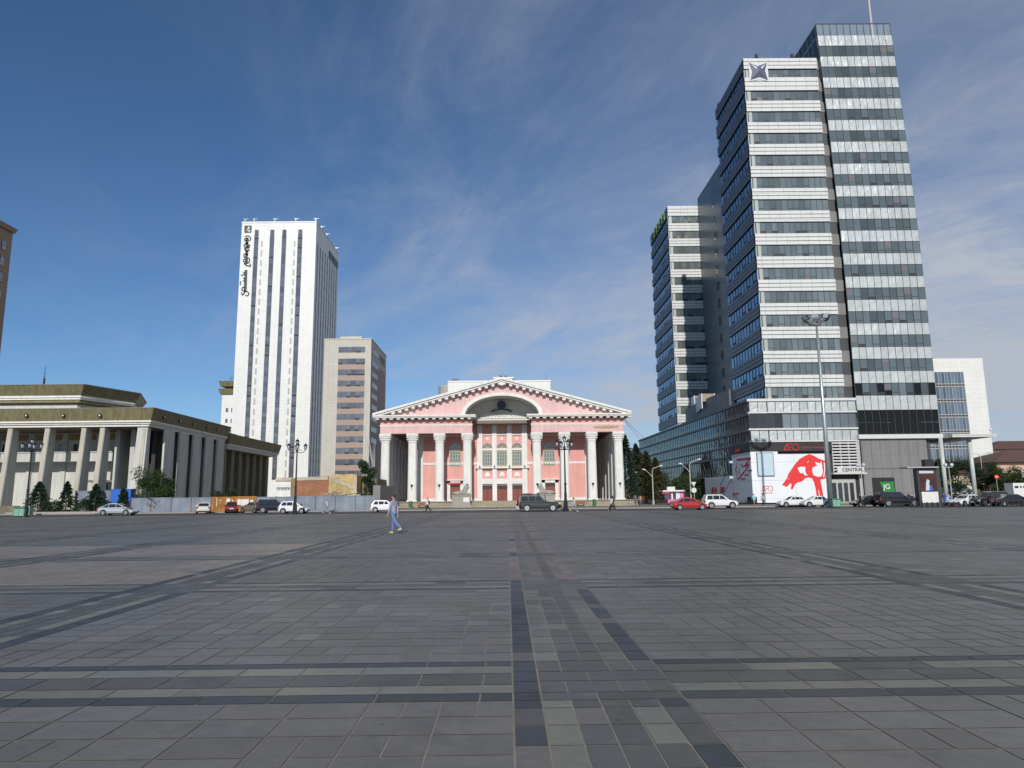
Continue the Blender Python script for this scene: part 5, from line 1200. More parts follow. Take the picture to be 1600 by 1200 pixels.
# floodlight mast
MY=92.; mx=P(1287,647,MY).x; t_=T('floodlight_mast','very tall pale metal mast with a ring of floodlights before the podium','mast',(mx,MY,0))
mh=P(1277,507,MY).z; g=MB(); g.tube([(mx,MY,0),(mx,MY,mh*.45),(mx,MY,mh)],[.36,.25,.14],14); g.lathe([(.5,0),(.5,.25),(.38,.3)],mx,MY,14); g.build('pole','steel',t_,smooth=True)
g=MB(); 
for z,r in((mh-.1,.35),(mh+.35,.8),(mh+.75,1.25)): g.tube([(mx+r*math.cos(k*PI/8),MY+r*math.sin(k*PI/8),z) for k in range(17)],.045,5,cap=False)
for k in range(8): a=k*PI/4; g.tube([(mx,MY,mh-.3),(mx+.8*math.cos(a),MY+.8*math.sin(a),mh+.35),(mx+1.3*math.cos(a),MY+1.3*math.sin(a),mh+.8)],.05,5)
for k in range(9): a=k*PI/4.5; x_,y_=mx+1.2*math.cos(a),MY+1.2*math.sin(a); g.tube([(x_,y_,mh+.8),(x_+.3*math.cos(a),y_,mh+1.5),(x_+.6*math.cos(a),y_,mh+1.6),(x_+.7*math.cos(a),y_,mh+1.1)],.018,4)
g.build('ring_frame','steel',t_)
for k in range(8):
    a=k*PI/4+.3; cx,cy=mx+1.35*math.cos(a),MY+1.35*math.sin(a); g=MB(); c,s=math.cos(a),math.sin(a)
    v=[]
    for dz,o_ in((mh+.55,.05),(mh+1.05,.35)):
        for e in(-.38,.38): 
            for t in(0,.28): v.append((cx+c*(o_+t-.1)-s*e,cy+s*(o_+t-.1)+c*e,dz))
    i=[g.p(*q_) for q_ in v]
    for f in((0,1,3,2),(4,6,7,5),(0,2,6,4),(1,5,7,3),(0,4,5,1),(2,3,7,6)): g.f.append([i[j] for j in f]); g.m.append(0)
    fo=g.build('floodlight','plastic',t_); g=MB(); g.f=[[0,1,2,3]]; g.m=[0]; g.v=[tuple(Vector(v[j])+Vector((c,s,0))*.02) for j in(1,3,7,5)]; g.build('lens','lantern',fo,recalc=False)
# twin globe lamps
for px,Y,l in((1343,99,'twin globe lamp post in front of the entrance canopy sign'),(1481,92,'twin globe lamp post beside the slender canopy column')):
    zt=P(px,725,Y).z; x=P(px+4,755,Y).x; t_=T('globe_lamp',l,'street lamp',(x,Y,0),'twin globe lamp posts'); g=MB(); g.tube([(x,Y,0),(x,Y,zt-.3)],[.07,.05],8); g.box(x-.5,x+.5,Y-.04,Y+.04,zt-.45,zt-.38); g.build('post','pole_grey',t_)
    for s in(-.4,.4): g=MB(); g.lathe([(.05,zt-.38),(.18,zt-.3),(.24,zt-.12),(.18,zt+.06),(.04,zt+.12)],x+s,Y,10); g.build('globe','lantern',t_,smooth=True)
x=P(1535,740,150).x; t_=T('street_lamp','thin double arm street lamp before the cream house','street lamp',(x,150,1.5)); zt=P(1535,708,150).z; g=MB(); g.tube([(x,150,1.5),(x,150,zt-.5)],.08,6); g.build('pole','pole_grey',t_)
g=MB(); 
for s in(-1,1): g.tube([(x,150,zt-.8),(x+s*.6,150,zt-.2),(x+s*2.,150,zt)],.05,5); g.box(x+s*2.-.3,x+s*2.+.3,149.8,150.2,zt-.03,zt+.1)
g.build('arm','pole_grey',t_)
# bins
def bigbin(label,px,Y,w_):
    x=P(px,795,Y).x; t_=T('waste_container',label,'bin',(x,Y,0),'pale green waste containers'); 
    for s in(-1,1): g=MB(); g.prism([(x+s*w_/4-w_/4+.03,Y-.35),(x+s*w_/4+w_/4-.03,Y-.35),(x+s*w_/4+w_/4-.03,Y+.35),(x+s*w_/4-w_/4+.03,Y+.35)],.12,.95,top=[(x+s*w_/4-w_/4,Y-.4),(x+s*w_/4+w_/4,Y-.4),(x+s*w_/4+w_/4,Y+.4),(x+s*w_/4-w_/4,Y+.4)]); g.build('bin_body','bin_pale',t_)
    g=MB(); g.box(x-w_/2,x+w_/2,Y-.42,Y+.42,1.02,1.1,0); 
    for dx in(-w_/2+.04,-.03,w_/2-.1): g.box(x+dx,x+dx+.06,Y-.4,Y+.4,0,1.02,0)
    g.build('bin_frame','bin_green',t_)
bigbin('pale green double waste container at the foot of the left lamp post',33,84,1.3); bigbin('pale green waste container at the foot of the tall floodlight mast',1306,90,1.05)
x=P(46,789,96).x; g=MB(); g.box(x-.35,x+.35,95.6,96.4,-.02,1.1,0); g.box(x-.4,x+.4,95.55,96.45,1.1,1.18,0); g.box(x-.28,x+.28,95.52,95.6,.2,1.0,0); tag(g.build('utility_box','bin_pale'),'small pale green cabinet behind the left lamp post','cabinet')
# traffic signs
x=P(1084,760,121).x; t_=T('traffic_sign','white triangle yield sign above a round white sign on one pole','sign',(x,121,0)); z1=P(1084,753,121).z; z2=P(1084,765,121).z
g=MB(); g.tube([(x+.05,121.1,0),(x+.05,121.1,z1)],.05,6); g.build('post','pole_grey',t_)
g=MB(front(121)); g.ext([(x-.45,z1),(x+.45,z1),(x,z1-.8)],0,.05,1); g.ext([(x-.33,z1-.07),(x+.33,z1-.07),(x,z1-.65)],.05,.06,0); g.build('yield_plate',['kiosk_white','pole_grey'],t_)
g=MB(front(121)); g.disc(x,z2-.1,.42,0,.05,0,16); g.box(x-.03,x+.03,.05,.06,z2-.3,z2+.1,1); g.build('round_plate',['kiosk_white','iron'],t_)
x=P(1557,745,128).x; t_=T('traffic_sign','round red no entry sign on a thin pole before the trees on the right','sign',(x,128,.8)); z=P(1557,745,128).z; g=MB(); g.tube([(x,128.1,.7),(x,128.1,z)],.05,6); g.build('post','pole_grey',t_); g=MB(front(128)); g.disc(x,z,.4,0,.05,0,16); g.box(x-.25,x+.25,.05,.06,z-.06,z+.06,1); g.build('round_plate',['red_print','kiosk_white'],t_)
# kiosk
a,b=P(1044,785,128),P(1069,770,128); t_=T('street_kiosk','pink and white street kiosk with open awning behind the red car','kiosk',((a.x+b.x)/2,128,0)); zt=P(1060,768,128).z; zm=zt*.42
g=MB(); g.box(a.x,b.x-.8,128,131,.4,zm,1); g.box(b.x-.8,b.x,127.9,131,.4,zt,1); g.box(b.x-1.5,b.x-.81,127.9,131,.4,zt-.02,0); g.box(a.x,b.x-1.51,130,131,zm,zt-.02,0); g.box(a.x+.6,a.x+.9,127.95,128.2,zm,zt-.02,0); g.build('kiosk_body',['kiosk_white','kiosk_pink'],t_)
g=MB(); g.box(a.x-1.,b.x+.05,127.3,131.2,zt,zt+.25,0); g.prism([(a.x-.2,127.4),(a.x+1.2,127.4),(a.x+1.2,128),(a.x-.2,128)],zt+.25,zt+.85,0); g.build('roof','kiosk_white',t_)
g=MB(); g.prism([(a.x-1.2,127.),(a.x+.1,127.),(a.x+.1,128),(a.x-1.2,128)],zt-.35,zt-.05); g.build('awning','red_dull',t_)
for x in(a.x+.6,b.x-.7): g=MB(front(127.9)); g.disc(x,.35,.33,0,.2,0,14); g.build('wheel','tyre',t_)
# poster pylon at the right
a,b=P(1437,780,90),P(1459,722,90); t_=T('poster_pylon','tall dark pylon with a lit dark red poster and flat canopy','advertising pillar',((a.x+b.x)/2,90,0))
z0,z1,z2,z3=0.,P(1450,768,90).z,P(1450,734,90).z,P(1450,731,90).z
g=MB(); g.box(a.x-.18,b.x+.05,89.7,90.6,0,z3-.05,0); g.box(b.x+.05,b.x+.55,89.9,90.6,0,z3-.05,0); g.build('frame','brown_gold' if 0 else 'mullion',t_)
g=MB(front(89.7)); g.box(a.x,b.x-.1,0,.04,P(0+1450,767.5,90).z,z2-.1,0); g.build('poster','poster_dark',t_)
g=MB(front(89.66)); cx=(a.x+b.x)/2; zb=P(1450,767,90).z; g.ext([(cx-.45,zb+.05),(cx+.2,zb+.05),(cx+.05,zb+.9),(cx+.15,zb+1.3),(cx-.15,zb+1.45),(cx-.32,zb+1.05)],0,.02,0); g.ext([(cx-.0,zb+.05),(cx+.5,zb+.05),(cx+.35,zb+.7),(cx+.1,zb+.6)],.02,.03,1); g.box(a.x+.05,b.x-.4,0,.02,z2-.45,z2-.15,0); g.build('poster_figure',['lantern','blue_tarp'],t_)
g=MB(front(89.66)); g.box(a.x+.1,b.x-.1,.0,.06,.45,zb-.12,0); g.build('notice','paper',t_)
c_=P(1412,732,90); g=MB(); g.box(c_.x,b.x+.1,89.2,91,z3-.02,z3+.12); g.build('canopy','pole_grey',t_)
a2,b2=P(1443,729,90),P(1456,718,90); g=MB(); g.box(a2.x,b2.x,89.6,90.4,z3+.12,b2.z); g.build('top_box','sign_black',t_)
# guard booth
a,b=P(1584,768,112),P(1604,754.5,112); t_=T('guard_booth','small white guard booth behind the parked cars at the right edge','booth',((a.x+b.x)/2,112,0)); g=MB(); 
g.box(a.x,b.x,112,114,0,a.z+.5); g.box(a.x,b.x,112,114,b.z-.45,b.z)
for x in(a.x,a.x+.85,a.x+1.35,b.x-.25): g.box(x,x+.22,112,114,a.z+.5,b.z-.45)
g.build('booth_frame','kiosk_white',t_); g=MB(); g.box(a.x+.1,b.x-.1,112.15,113.8,a.z+.4,b.z-.4); g.build('booth_window','glass_dark',t_)
# bollards and low chain fences
k=0
for i in range(22):
    px=1424+i*8.3; Y=82.6; p_=P(px,790,Y); g=MB(); g.lathe([(.09,0),(.09,.55),(.12,.6),(.05,.60)],p_.x,Y,8); o=g.build('bollard','iron'); tag(o,'short black bollard in the row before the parked cars','bollard','black bollards before the parked cars at right')
k=0
x0,x1=P(1150,788,112).x,P(1178,788,112).x; t_=T('low_railing','low black railing on the pavement behind the white offroad car','railing',((x0+x1)/2,112,0)); g=MB()
for k in range(9): x=x0+(x1-x0)*k/8; g.box(x-.03,x+.03,111.97,112.03,.1,.75)
g.box(x0,x1,111.98,112.02,.7,.74); g.box(x0,x1,111.98,112.02,.4,.44); g.build('rail','iron',t_)
# overhead wires
def wire(label,a,b,sag=1.5):
    g=MB(); A,B_=Vector(a),Vector(b); pts=[]
    for k in range(13): t=k/12; p_=A.lerp(B_,t); p_.z-=sag*4*t*(1-t); pts.append(p_)
    g.tube(pts,.035,4,cap=False); tag(g.build('overhead_wire','iron'),label,'wire','overhead wires right of the theatre')
a=P(976,657,123); b=P(1020,700,150); wire('lower overhead wire running from the theatre cornice to the trees',a,b,.6)
wire('upper overhead wire running from the theatre cornice to the podium roof',P(976,655,123),P(1036,704,170),.6)
# ================================================================== CARS
CARP={}
def carpaint(name,c,metal=.0):
    m=mat('paint_'+name,c,.28,metal,var=.02,spec=.6); m.node_tree.nodes['Principled BSDF'].inputs['Coat Weight'].default_value=.6; M['p_'+name]=m
for n_,c,mt in(('white',(.74,.74,.74),0),('silver',(.50,.52,.55),.35),('red',(.42,.012,.015),.1),('maroon',(.16,.012,.02),.2),('beige',(.26,.22,.17),.3),('navy',(.010,.014,.028),.2),('black',(.010,.010,.012),.1),('cream',(.62,.60,.52),.05),('dgreen',(.009,.011,.012),.0)): carpaint(n_,c,mt)
def lerp_tab(tab,x):
    for (a,b),(c,d_) in zip(tab,tab[1:]):
        if a<=x<=c: return b+(d_-b)*(x-a)/(c-a) if c>a else b
    return tab[0][1] if x<tab[0][0] else tab[-1][1]
KIND={ # L,W,H, top-line of the lower body (x frac,z), cabin: belt rear, roof rear, roof front, belt front (fracs -.5..+.5), belt z, wheel radius
 'hatch':(3.75,1.62,1.48,[(-.5,.62),(-.48,.88),(-.40,.95),(.12,.92),(.30,.86),(.44,.72),(.5,.50)],(-.47,-.36,.06,.30),.92,.30),
 'liftback':(4.4,1.72,1.47,[(-.5,.62),(-.48,.92),(-.40,1.0),(.05,.92),(.25,.87),(.42,.70),(.5,.48)],(-.48,-.20,.02,.34),.93,.31),
 'sedan':(4.6,1.76,1.44,[(-.5,.60),(-.48,.90),(-.30,.98),(.05,.95),(.22,.93),(.42,.78),(.5,.50)],(-.36,-.20,.06,.24),.95,.32),
 'suv':(4.7,1.85,1.76,[(-.5,.65),(-.49,1.02),(-.42,1.12),(.10,1.10),(.26,1.06),(.45,.92),(.5,.60)],(-.49,-.42,.04,.24),1.10,.38),
 'offroad':(4.75,1.86,1.86,[(-.5,.70),(-.495,1.10),(-.45,1.18),(.10,1.16),(.20,1.12),(.47,1.02),(.5,.72)],(-.495,-.46,.02,.16),1.16,.42),
 'van':(4.9,1.80,1.95,[(-.5,.65),(-.49,1.05),(-.42,1.12),(.20,1.10),(.34,1.02),(.45,.86),(.5,.60)],(-.49,-.46,.12,.36),1.10,.34)}
def car(label,kind,paint,px,Y,ang,cat='car',group='cars along the far side of the square',L=None,lift=0.,rack=False,spare=False,tail=False):
    L0,W,H,top,cab,belt,wr=KIND[kind]; L=L or L0; x=P(px,790,Y).x; hw=W/2
    t_=T('parked_car' if not cat=='van' else 'parked_van',label,cat,(0,0,0),group)
    pm='p_'+paint
    g=MB(); st_=[-.5,-.485,-.45,-.40,-.30,-.2,-.1,0,.1,.2,.3,.38,.44,.48,.5]; rings=[]
    gc=.20 if wr<.35 else .30
    for f in st_:
        zt=lerp_tab(top,f); e=min(1,(.5-abs(f))/.06); w_=hw*(.80+.20*math.sqrt(max(0,e))) ; zb=gc+(.16*(1-e)); X=f*L
        ring=[(w_*.86,zb),(w_*.97,zb+.08),(w_,zb+(zt-zb)*.45),(w_*.975,zt-.10),(w_*.88,zt-.015),(w_*.5,zt+.02)]
        rings.append([g.p(X,-a,z) for a,z in ring]+[g.p(X,a,z) for a,z in reversed(ring)])
    nR=len(rings[0])
    for A,B_ in zip(rings,rings[1:]):
        for j in range(nR): g.f.append([A[j],A[(j+1)%nR],B_[(j+1)%nR],B_[j]]); g.m.append(0)
    g.f.append(rings[0][::-1]); g.m.append(0); g.f.append(rings[-1]); g.m.append(0)
    c0,c1,c2,c3=[c*L for c in cab]; wb,wt=hw*.90,hw*(.81 if kind=='offroad' else .72)
    # cabin: belt, mid, shoulder, crown
    def cabring(z,xr_,xf,w_): return [(xr_,-w_,z),(xf,-w_,z),(xf,w_,z),(xr_,w_,z)]
    def cl(f): return c0+(c1-c0)*f, c3+(c2-c3)*f, wb+(wt-wb)*f
    lv=[(belt-.06,0.),(H-.10,.93),(H-.035,1.02),(H,1.22)]
    R_=[]
    for z,f in lv:
        a,b_,w_=cl(f); 
        if f>1.1: a,b_,w_=a+.25,b_-.25,wt*.62
        R_.append([g.p(*q_) for q_ in cabring(z,a,b_,w_)])
    for A,B_ in zip(R_,R_[1:]):
        for j in range(4): g.f.append([A[j],A[(j+1)%4],B_[(j+1)%4],B_[j]]); g.m.append(0)
    g.f.append(R_[-1]); g.m.append(0); g.f.append(R_[0][::-1]); g.m.append(0)
    wheels=(-.31*L,.31*L)
    for s in(-1,1):
        for wx in wheels:
            pts=[(wx+(wr+.075)*math.cos(a),wr+.02+(wr+.075)*math.sin(a)) for a in [PI*k/10 for k in range(11)]]
            i0=[g.p(a,s*(hw+.004),b_) for a,b_ in pts+[(wx-wr-.07,gc+.02),(wx+wr+.07,gc+.02)]]; g.f.append(i0 if s>0 else i0[::-1]); g.m.append(1)
        g.box(-.27*L,.27*L,s*hw*.985-.02,s*hw*.985+.02,gc-.02,gc+.10,1)
    g.box(-.497*L,-.47*L,-hw*.7,hw*.7,gc+.1,gc+.26,1); g.box(.475*L,.498*L,-hw*.6,hw*.6,gc+.12,gc+.28,1)
    body=g.build('body',[pm,'plastic'],t_); 
    g=MB()   # windows
    zb,zt_=belt+.03,H-.13
    def at(z): f=(z-(belt-.06))/(H-.10-(belt-.06))*.93; return cl(f)
    for s in(-1,1):
        (a0,b0,w0),(a1,b1,w1)=at(zb),at(zt_); o_=.008*s
        cuts=[a0+.18,a0+(b0-a0)*.34,a0+(b0-a0)*.62,b0-.25]; tl=[a1+.10,a0+(b0-a0)*.34,a0+(b0-a0)*.62,b1-.06]
        tl[1]=max(tl[1],tl[0]+.05)
        for k in range(3):
            u0,u1=cuts[k]+.03,cuts[k+1]-.03; v0,v1=tl[k]+.03,tl[k+1]-.03
            g.quad([(u0,s*w0+o_,zb),(u1,s*w0+o_,zb),(v1,s*w1+o_,zt_),(v0,s*w1+o_,zt_)])
    (a0,b0,w0),(a1,b1,w1)=at(zb),at(zt_)
    g.quad([(b0+.012,-w0*.88,zb),(b0+.012,w0*.88,zb),(b1+.012,w1*.88,zt_),(b1+.012,-w1*.88,zt_)]); g.quad([(a0-.012,-w0*.84,zb),(a0-.012,w0*.84,zb),(a1-.012,w1*.84,zt_),(a1-.012,-w1*.84,zt_)])
    g.build('windows','carglass',t_,recalc=False)
    for s in(-1,1):
        for wx in wheels:
            g=MB((0,0,1,0,0,s)); g.disc(wx,wr,wr,hw-.20,hw+.012,0,18); wo=g.build('wheel','tyre',t_)
            g=MB((0,0,1,0,0,s)); g.disc(wx,wr,wr*.66,hw+.012,hw+.022,0,14)
            for k in range(5): a=k*2*PI/5; g.rib([(wx,wr),(wx+wr*.6*math.cos(a),wr+wr*.6*math.sin(a))],.05,hw+.02,hw+.032,0)
            g.build('rim','rim',wo)
        z=lerp_tab(top,.46)-.10; g=MB(); g.box(.452*L,.487*L,s*hw*.80-.13,s*hw*.80+.15*1,z-.09,z+.04); g.build('headlight','headlight',t_)
        z=lerp_tab(top,-.48)-.10; g=MB(); g.box(-.502*L,-.462*L,s*hw*.80-.10,s*hw*.80+.13,z-.16,z+.06); g.build('taillight','taillight',t_)
        g=MB(); xm_=b0-.25; g.box(xm_-.08,xm_+.04,min(s*(hw-.05),s*(hw+.14)),max(s*(hw-.05),s*(hw+.14)),belt-.02,belt+.12); g.build('mirror',pm,t_)
    g=MB(); g.box(-.506*L,-.495*L,-.26,.26,gc+.32,gc+.44); g.box(.495*L,.503*L,-.26,.26,gc+.18,gc+.30); g.build('number_plate','plate',t_)
    if rack:
        g=MB()
        for s in(-1,1): g.box(c1+.1,c2-.1,s*.6-.03,s*.6+.03,H+.02,H+.14,0)
        for k in range(6): xk=c1+.15+(c2-c1-.3)*k/5; g.box(xk,xk+.05,-.62,.62,H+.05,H+.10,0)
        g.box(c2-.2,c2-.05,-.5,.5,H+.10,H+.24,0); g.box(c1+.3,c1+1.3,-.4,.4,H+.12,H+.22,0); g.build('roof_rack','plastic',t_)
        g=MB(); g.tube([(.20*L,-hw+.04,1.0),(.14*L,-hw+.02,1.2),(.12*L,-hw+.02,H+.05)],.05,6); g.box(.49*L,.53*L,-.7,.7,.45,.75,0); g.build('snorkel_and_bumper','plastic',t_)
    if spare: g=MB((-.5*L,0,0,1,-1,0)); g.disc(.2,.95,.36,0,.2,0,16); g.build('spare_wheel','tyre',t_)
    t_.location=(x,Y,lift); t_.rotation_euler=(0,0,R(ang)); return t_
car('silver liftback parked alone before the grey fence at far left','liftback','silver',185.5,88,0)
car('cream sedan seen from behind, left of the rusty fence','sedan','cream',318.5,95,112)
car('dark red hatchback seen from behind, before the rusty fence','hatch','maroon',362,97,111)
car('beige saloon parked at an angle beside the red hatchback','sedan','beige',398,95,140)
car('dark navy offroad car parked behind the small white hatchback','suv','navy',428,93,20,L=4.4)
car('small white hatchback behind the middle lamp post','hatch','white',460,88,0,L=3.6)
car('small white hatchback partly hidden by the walking man','hatch','white',602,90,0,L=3.55)
car('black offroad car with roof rack before the theatre steps','offroad','dgreen',843,82.5,0,rack=True,spare=True,cat='offroad car')
car('white car hidden behind the black offroad car','sedan','white',835,89,0,L=4.6)
car('bright red liftback before the pink kiosk','liftback','red',1077,83.5,0,L=4.15)
car('white offroad car right behind the red liftback','suv','white',1125,91,0,L=4.25,cat='offroad car')
car('white sedan with dark nose parked left of another white sedan','sedan','white',1240,97,180,L=4.3)
car('white sedan parked directly left of the tall mast','sedan','white',1275,94.5,180,L=3.9)
car('black sedan behind the man in black','sedan','black',1356,94,180,L=4.2)
car('big black offroad car left of the poster pylon','offroad','black',1403,91.5,0,L=5.3,cat='offroad car')
car('silver sedan peeking out right of the poster pylon','sedan','cream',1463,97,0,L=4.4)
car('white sedan with its nose pointing left near the bollards','sedan','white',1511,88,198,L=4.4)
car('black estate car parked at an angle among the bollards','suv','black',1546,87,193,L=4.9)
car('black sedan cut off by the right edge of the photo','sedan','black',1584,84.5,-4,L=4.7)
car('white van on the raised road behind the canopy','van','white',1502,144,0,cat='van',L=4.6,lift=1.5)
car('dark sedan behind the big black offroad car','sedan','navy',1428,101,180,L=4.4)
# ================================================================== PEOPLE
CL={}
def cloth(n,c):
    if n not in CL: CL[n]=mat('cloth_'+n,c,.85,var=.12,nscale=3,bump=.3); M['c_'+n]=CL[n]
    return 'c_'+n
def person(label,px,Y,h,ang,shirt,trous,a=22,b=22,arm=16,armb=16,sleeve=1,shorts=False,hairlen=0,shoes=(.03,.03,.03),z=0.,bag=None,lean=0,group='people walking on the square',cat='person',dress=False,sub=2,elb=12):
    k=h/1.72; x=P(px,790,Y).x; t_=T('person',label,cat,(0,0,0),group)
    def leg(s,th,kn):      # s side, th thigh swing (deg, + forward), kn knee bend
        hx=.09*s; T1=R(th); kp=(hx,.43*math.sin(T1),.90-.43*math.cos(T1)); T2=R(th-kn); ap=(hx*1.05,kp[1]+.42*math.sin(T2),kp[2]-.42*math.cos(T2)); T3=R(-kn*.5 if th<0 else 8)
        fo=(hx*1.2,ap[1]+.17*math.cos(T3),ap[2]-.055+.17*math.sin(T3)); he=(hx*1.05,ap[1]-.05,ap[2]-.05); return kp,ap,fo,he
    L1=leg(1,a,4); L2=leg(-1,-b,26); mz=min(L1[1][2],L2[1][2])-.085; dz=-mz
    ly=lambda z_: math.sin(R(lean))*(z_-.9)
    def up(p_): return (p_[0],p_[1]+(ly(p_[2]) if p_[2]>.9 else 0),p_[2]+dz)
    def ch(*ps): return [(*up(p_[:3]),p_[3]) for p_ in ps]
    spine=[(0,0,.93,(.135,.10)),(0,0,1.05,(.125,.09)),(0,.01,1.2,(.145,.105)),(0,0,1.36,(.155,.10)),(0,-.01,1.44,(.075,.06)),(0,0,1.50,.050),(0,.01,1.56,.062),(0,.015,1.63,.090),(0,.01,1.68,.078)]
    def armj(s,sw):
        A=R(sw); sh=(.185*s,-.01,1.385); e=(.225*s,.28*math.sin(A),1.385-.28*math.cos(A)); A2=R(sw+elb); w_=(.235*s,e[1]+.25*math.sin(A2),e[2]-.25*math.cos(A2)); hnd=(.235*s,w_[1]+.08*math.sin(A2),w_[2]-.08*math.cos(A2)); return sh,e,w_,hnd,A2
    A1=armj(1,-arm); A2_=armj(-1,armb)
    body=[ch(*spine)]
    for s,(sh,e,w_,hn,an) in((1,A1),(-1,A2_)):
        body.append(ch((0,0,1.36,(.155,.10)),(*sh,.052),(*e,.038),(*w_,.026),(*hn,.034)))
        for f in range(4):
            o_=(-.030+.020*f); l=(.075,.085,.08,.06)[f]; m_=(hn[0]-.006*s,hn[1]+o_+.035*math.sin(an),hn[2]-.035*math.cos(an)); q1=(m_[0]-.008*s,m_[1]+l*.5*math.sin(an+.2),m_[2]-l*.5*math.cos(an+.2)); q2=(q1[0]-.018*s,q1[1]+l*.45*math.sin(an+.5),q1[2]-l*.45*math.cos(an+.5))
            body.append(ch((*hn,.034),(*m_,.010),(*q1,.009),(*q2,.007)))
        body.append(ch((*hn,.034),(hn[0]-.02*s,hn[1]+.045,hn[2]+.0,.010),(hn[0]-.03*s,hn[1]+.06,hn[2]-.035,.008)))
    for s,(kp,ap,fo,he) in((1,L1),(-1,L2)):
        body.append(ch((0,0,.93,(.135,.10)),(.09*s,0,.88,.085),(*kp,.052),(*[kp[i]*.55+ap[i]*.45 for i in range(3)],.052),(*ap,.034),(*fo,.030)))
    body.append(ch((0,.015,1.63,.090),(0,.112,1.615,.014)))               # nose
    for s in(-1,1): body.append(ch((0,.015,1.63,.090),(.092*s,0,1.625,.016)))  # ears
    addmesh(chainset(body,sub),'body','skin',t_)
    # face
    g=MB()
    for s in(-1,1): c=up((.033*s,.096,1.645)); g.box(c[0]-.012,c[0]+.012,c[1]-.01,c[1]+.006,c[2]-.006,c[2]+.006)
    c=up((0,.092,1.575)); g.box(c[0]-.022,c[0]+.022,c[1]-.01,c[1]+.004,c[2]-.004,c[2]+.004); g.build('face_features','hair',t_)
    hr=[ch((0,-.025,1.60,.085),(0,-.015,1.67,.105),(0,.01,1.705,.085))]
    if hairlen: hr.append(ch((0,-.025,1.60,.085),(0,-.06,1.50,.075),(0,-.075,1.60-hairlen,.05)))
    addmesh(chainset(hr,2),'hair','hair',t_)
    # shirt
    sm=cloth(*shirt); E_=.016
    fr=.0 if not dress else 0
    sp_=[(0,0,.80 if not dress else .62,(.165,.140) if not dress else (.20,.19)),(0,0,.92,(.162,.135)),(0,0,1.05,(.155,.122)),(0,.01,1.2,(.168,.130)),(0,0,1.36,(.176,.120)),(0,-.01,1.45,(.085,.07))]
    sc_=[ch(*sp_)]
    for s,(sh,e,w_,hn,an) in((1,A1),(-1,A2_)):
        mid=[sh[i]*.35+e[i]*.65 for i in range(3)]
        sc_.append(ch((0,0,1.36,(.176,.120)),(*sh,.080),(*mid,.064))+ (ch((*e,.060),(*w_,.046)) if sleeve else []))
    addmesh(chainset(sc_,2),'shirt' if not dress else 'dress',sm,t_)
    tm=cloth(*trous); tc_=[ch((0,0,1.06,(.145,.108)),(0,0,.92,(.150,.118)))]
    for s,(kp,ap,fo,he) in((1,L1),(-1,L2)):
        ap2=[ap[i]*.9+kp[i]*.1 for i in range(3)]; kk=[kp[i]*.75+(.09*s,0,.88)[i]*.25 for i in range(3)]
        tc_.append(ch((0,0,.92,(.150,.118)),(.09*s,0,.86,.102))+ (ch((*kk,.085)) if shorts else ch((*kp,.084),(*[kp[i]*.5+ap[i]*.5 for i in range(3)],.078),(*ap2,.070))))
    if not dress: addmesh(chainset(tc_,2),'trousers' if not shorts else 'shorts',tm,t_)
    shm=cloth('shoe%02d%02d'%(int(shoes[0]*99),int(shoes[2]*99)),shoes)
    for s,(kp,ap,fo,he) in((1,L1),(-1,L2)):
        addmesh(chainset([ch((he[0],he[1],he[2]+.012,.042),((he[0]+fo[0])/2,(he[1]+fo[1])/2,(he[2]+fo[2])/2+.01,.045),(*fo,.036))],2),'shoe',shm,t_)
    if bag:
        bm_=cloth(*bag); addmesh(chainset([ch((0,-.17,1.40,(.12,.06)),(0,-.21,1.22,(.14,.09)),(0,-.19,1.02,(.12,.08)))],2),'backpack',bm_,t_)
    t_.scale=(k,k,k); t_.location=(x,Y,z); t_.rotation_euler=(0,0,R(ang)); return t_
# angle 0 faces +Y (away), 90 faces -X (left), -90 faces +X (right)
person('man in grey blue shirt and blue jeans walking left across the paving',615,33.9,1.76,62,('greyblue',(.30,.32,.42)),('jeans',(.12,.19,.36)),a=10,b=24,arm=12,armb=8,shoes=(.62,.55,.40),sub=3)
person('man with black backpack, white shirt and dark trousers before the theatre',668,80.5,1.72,80,('white',(.66,.66,.68)),('black',(.018,.018,.02)),a=20,b=26,bag=('black2',(.015,.015,.017)),shoes=(.02,.02,.02))
person('person in white top and pale jeans walking right before the grey fence',511,85,1.66,-80,('white2',(.72,.72,.72)),('palejeans',(.22,.26,.36)),a=24,b=24,shoes=(.7,.7,.7),sleeve=0)
person('woman in white top and blue shorts walking right of the lamp post',897,80.5,1.62,-72,('pinkwhite',(.70,.62,.62)),('shortblue',(.16,.30,.60)),a=26,b=26,shorts=True,shoes=(.75,.75,.75),sleeve=0,hairlen=.12)
person('woman in white blouse beside a friend in dark clothes near the last column',955.5,79.5,1.62,-60,('white3',(.70,.70,.68)),('darkgrey',(.03,.03,.035)),a=16,b=18,shoes=(.3,.18,.12),hairlen=.15,sleeve=0)
person('person in dark clothes walking behind the woman in white blouse',958,80.6,1.72,-60,('purple',(.05,.04,.06)),('darkgrey2',(.025,.025,.03)),a=18,b=20,hairlen=.1)
person('man all in black walking left at the right side of the square',1345,78.5,1.74,70,('black3',(.012,.012,.015)),('black4',(.012,.012,.015)),a=24,b=28,arm=20,armb=20)
person('person in light blue dress by the billboard corner',1178.5,109,1.68,15,('lightblue',(.32,.60,.68)),('lightblue2',(.3,.5,.6)),a=10,b=10,dress=True,shoes=(.6,.4,.3),z=.12,group='people by the billboard')
person('person in black and white clothes before the red lettering',1192.5,104,1.66,30,('blackwhite',(.45,.45,.45)),('black5',(.02,.02,.02)),a=12,b=12,z=.12,hairlen=.2,group='people by the billboard')
G2='pedestrians in the street beside the theatre'
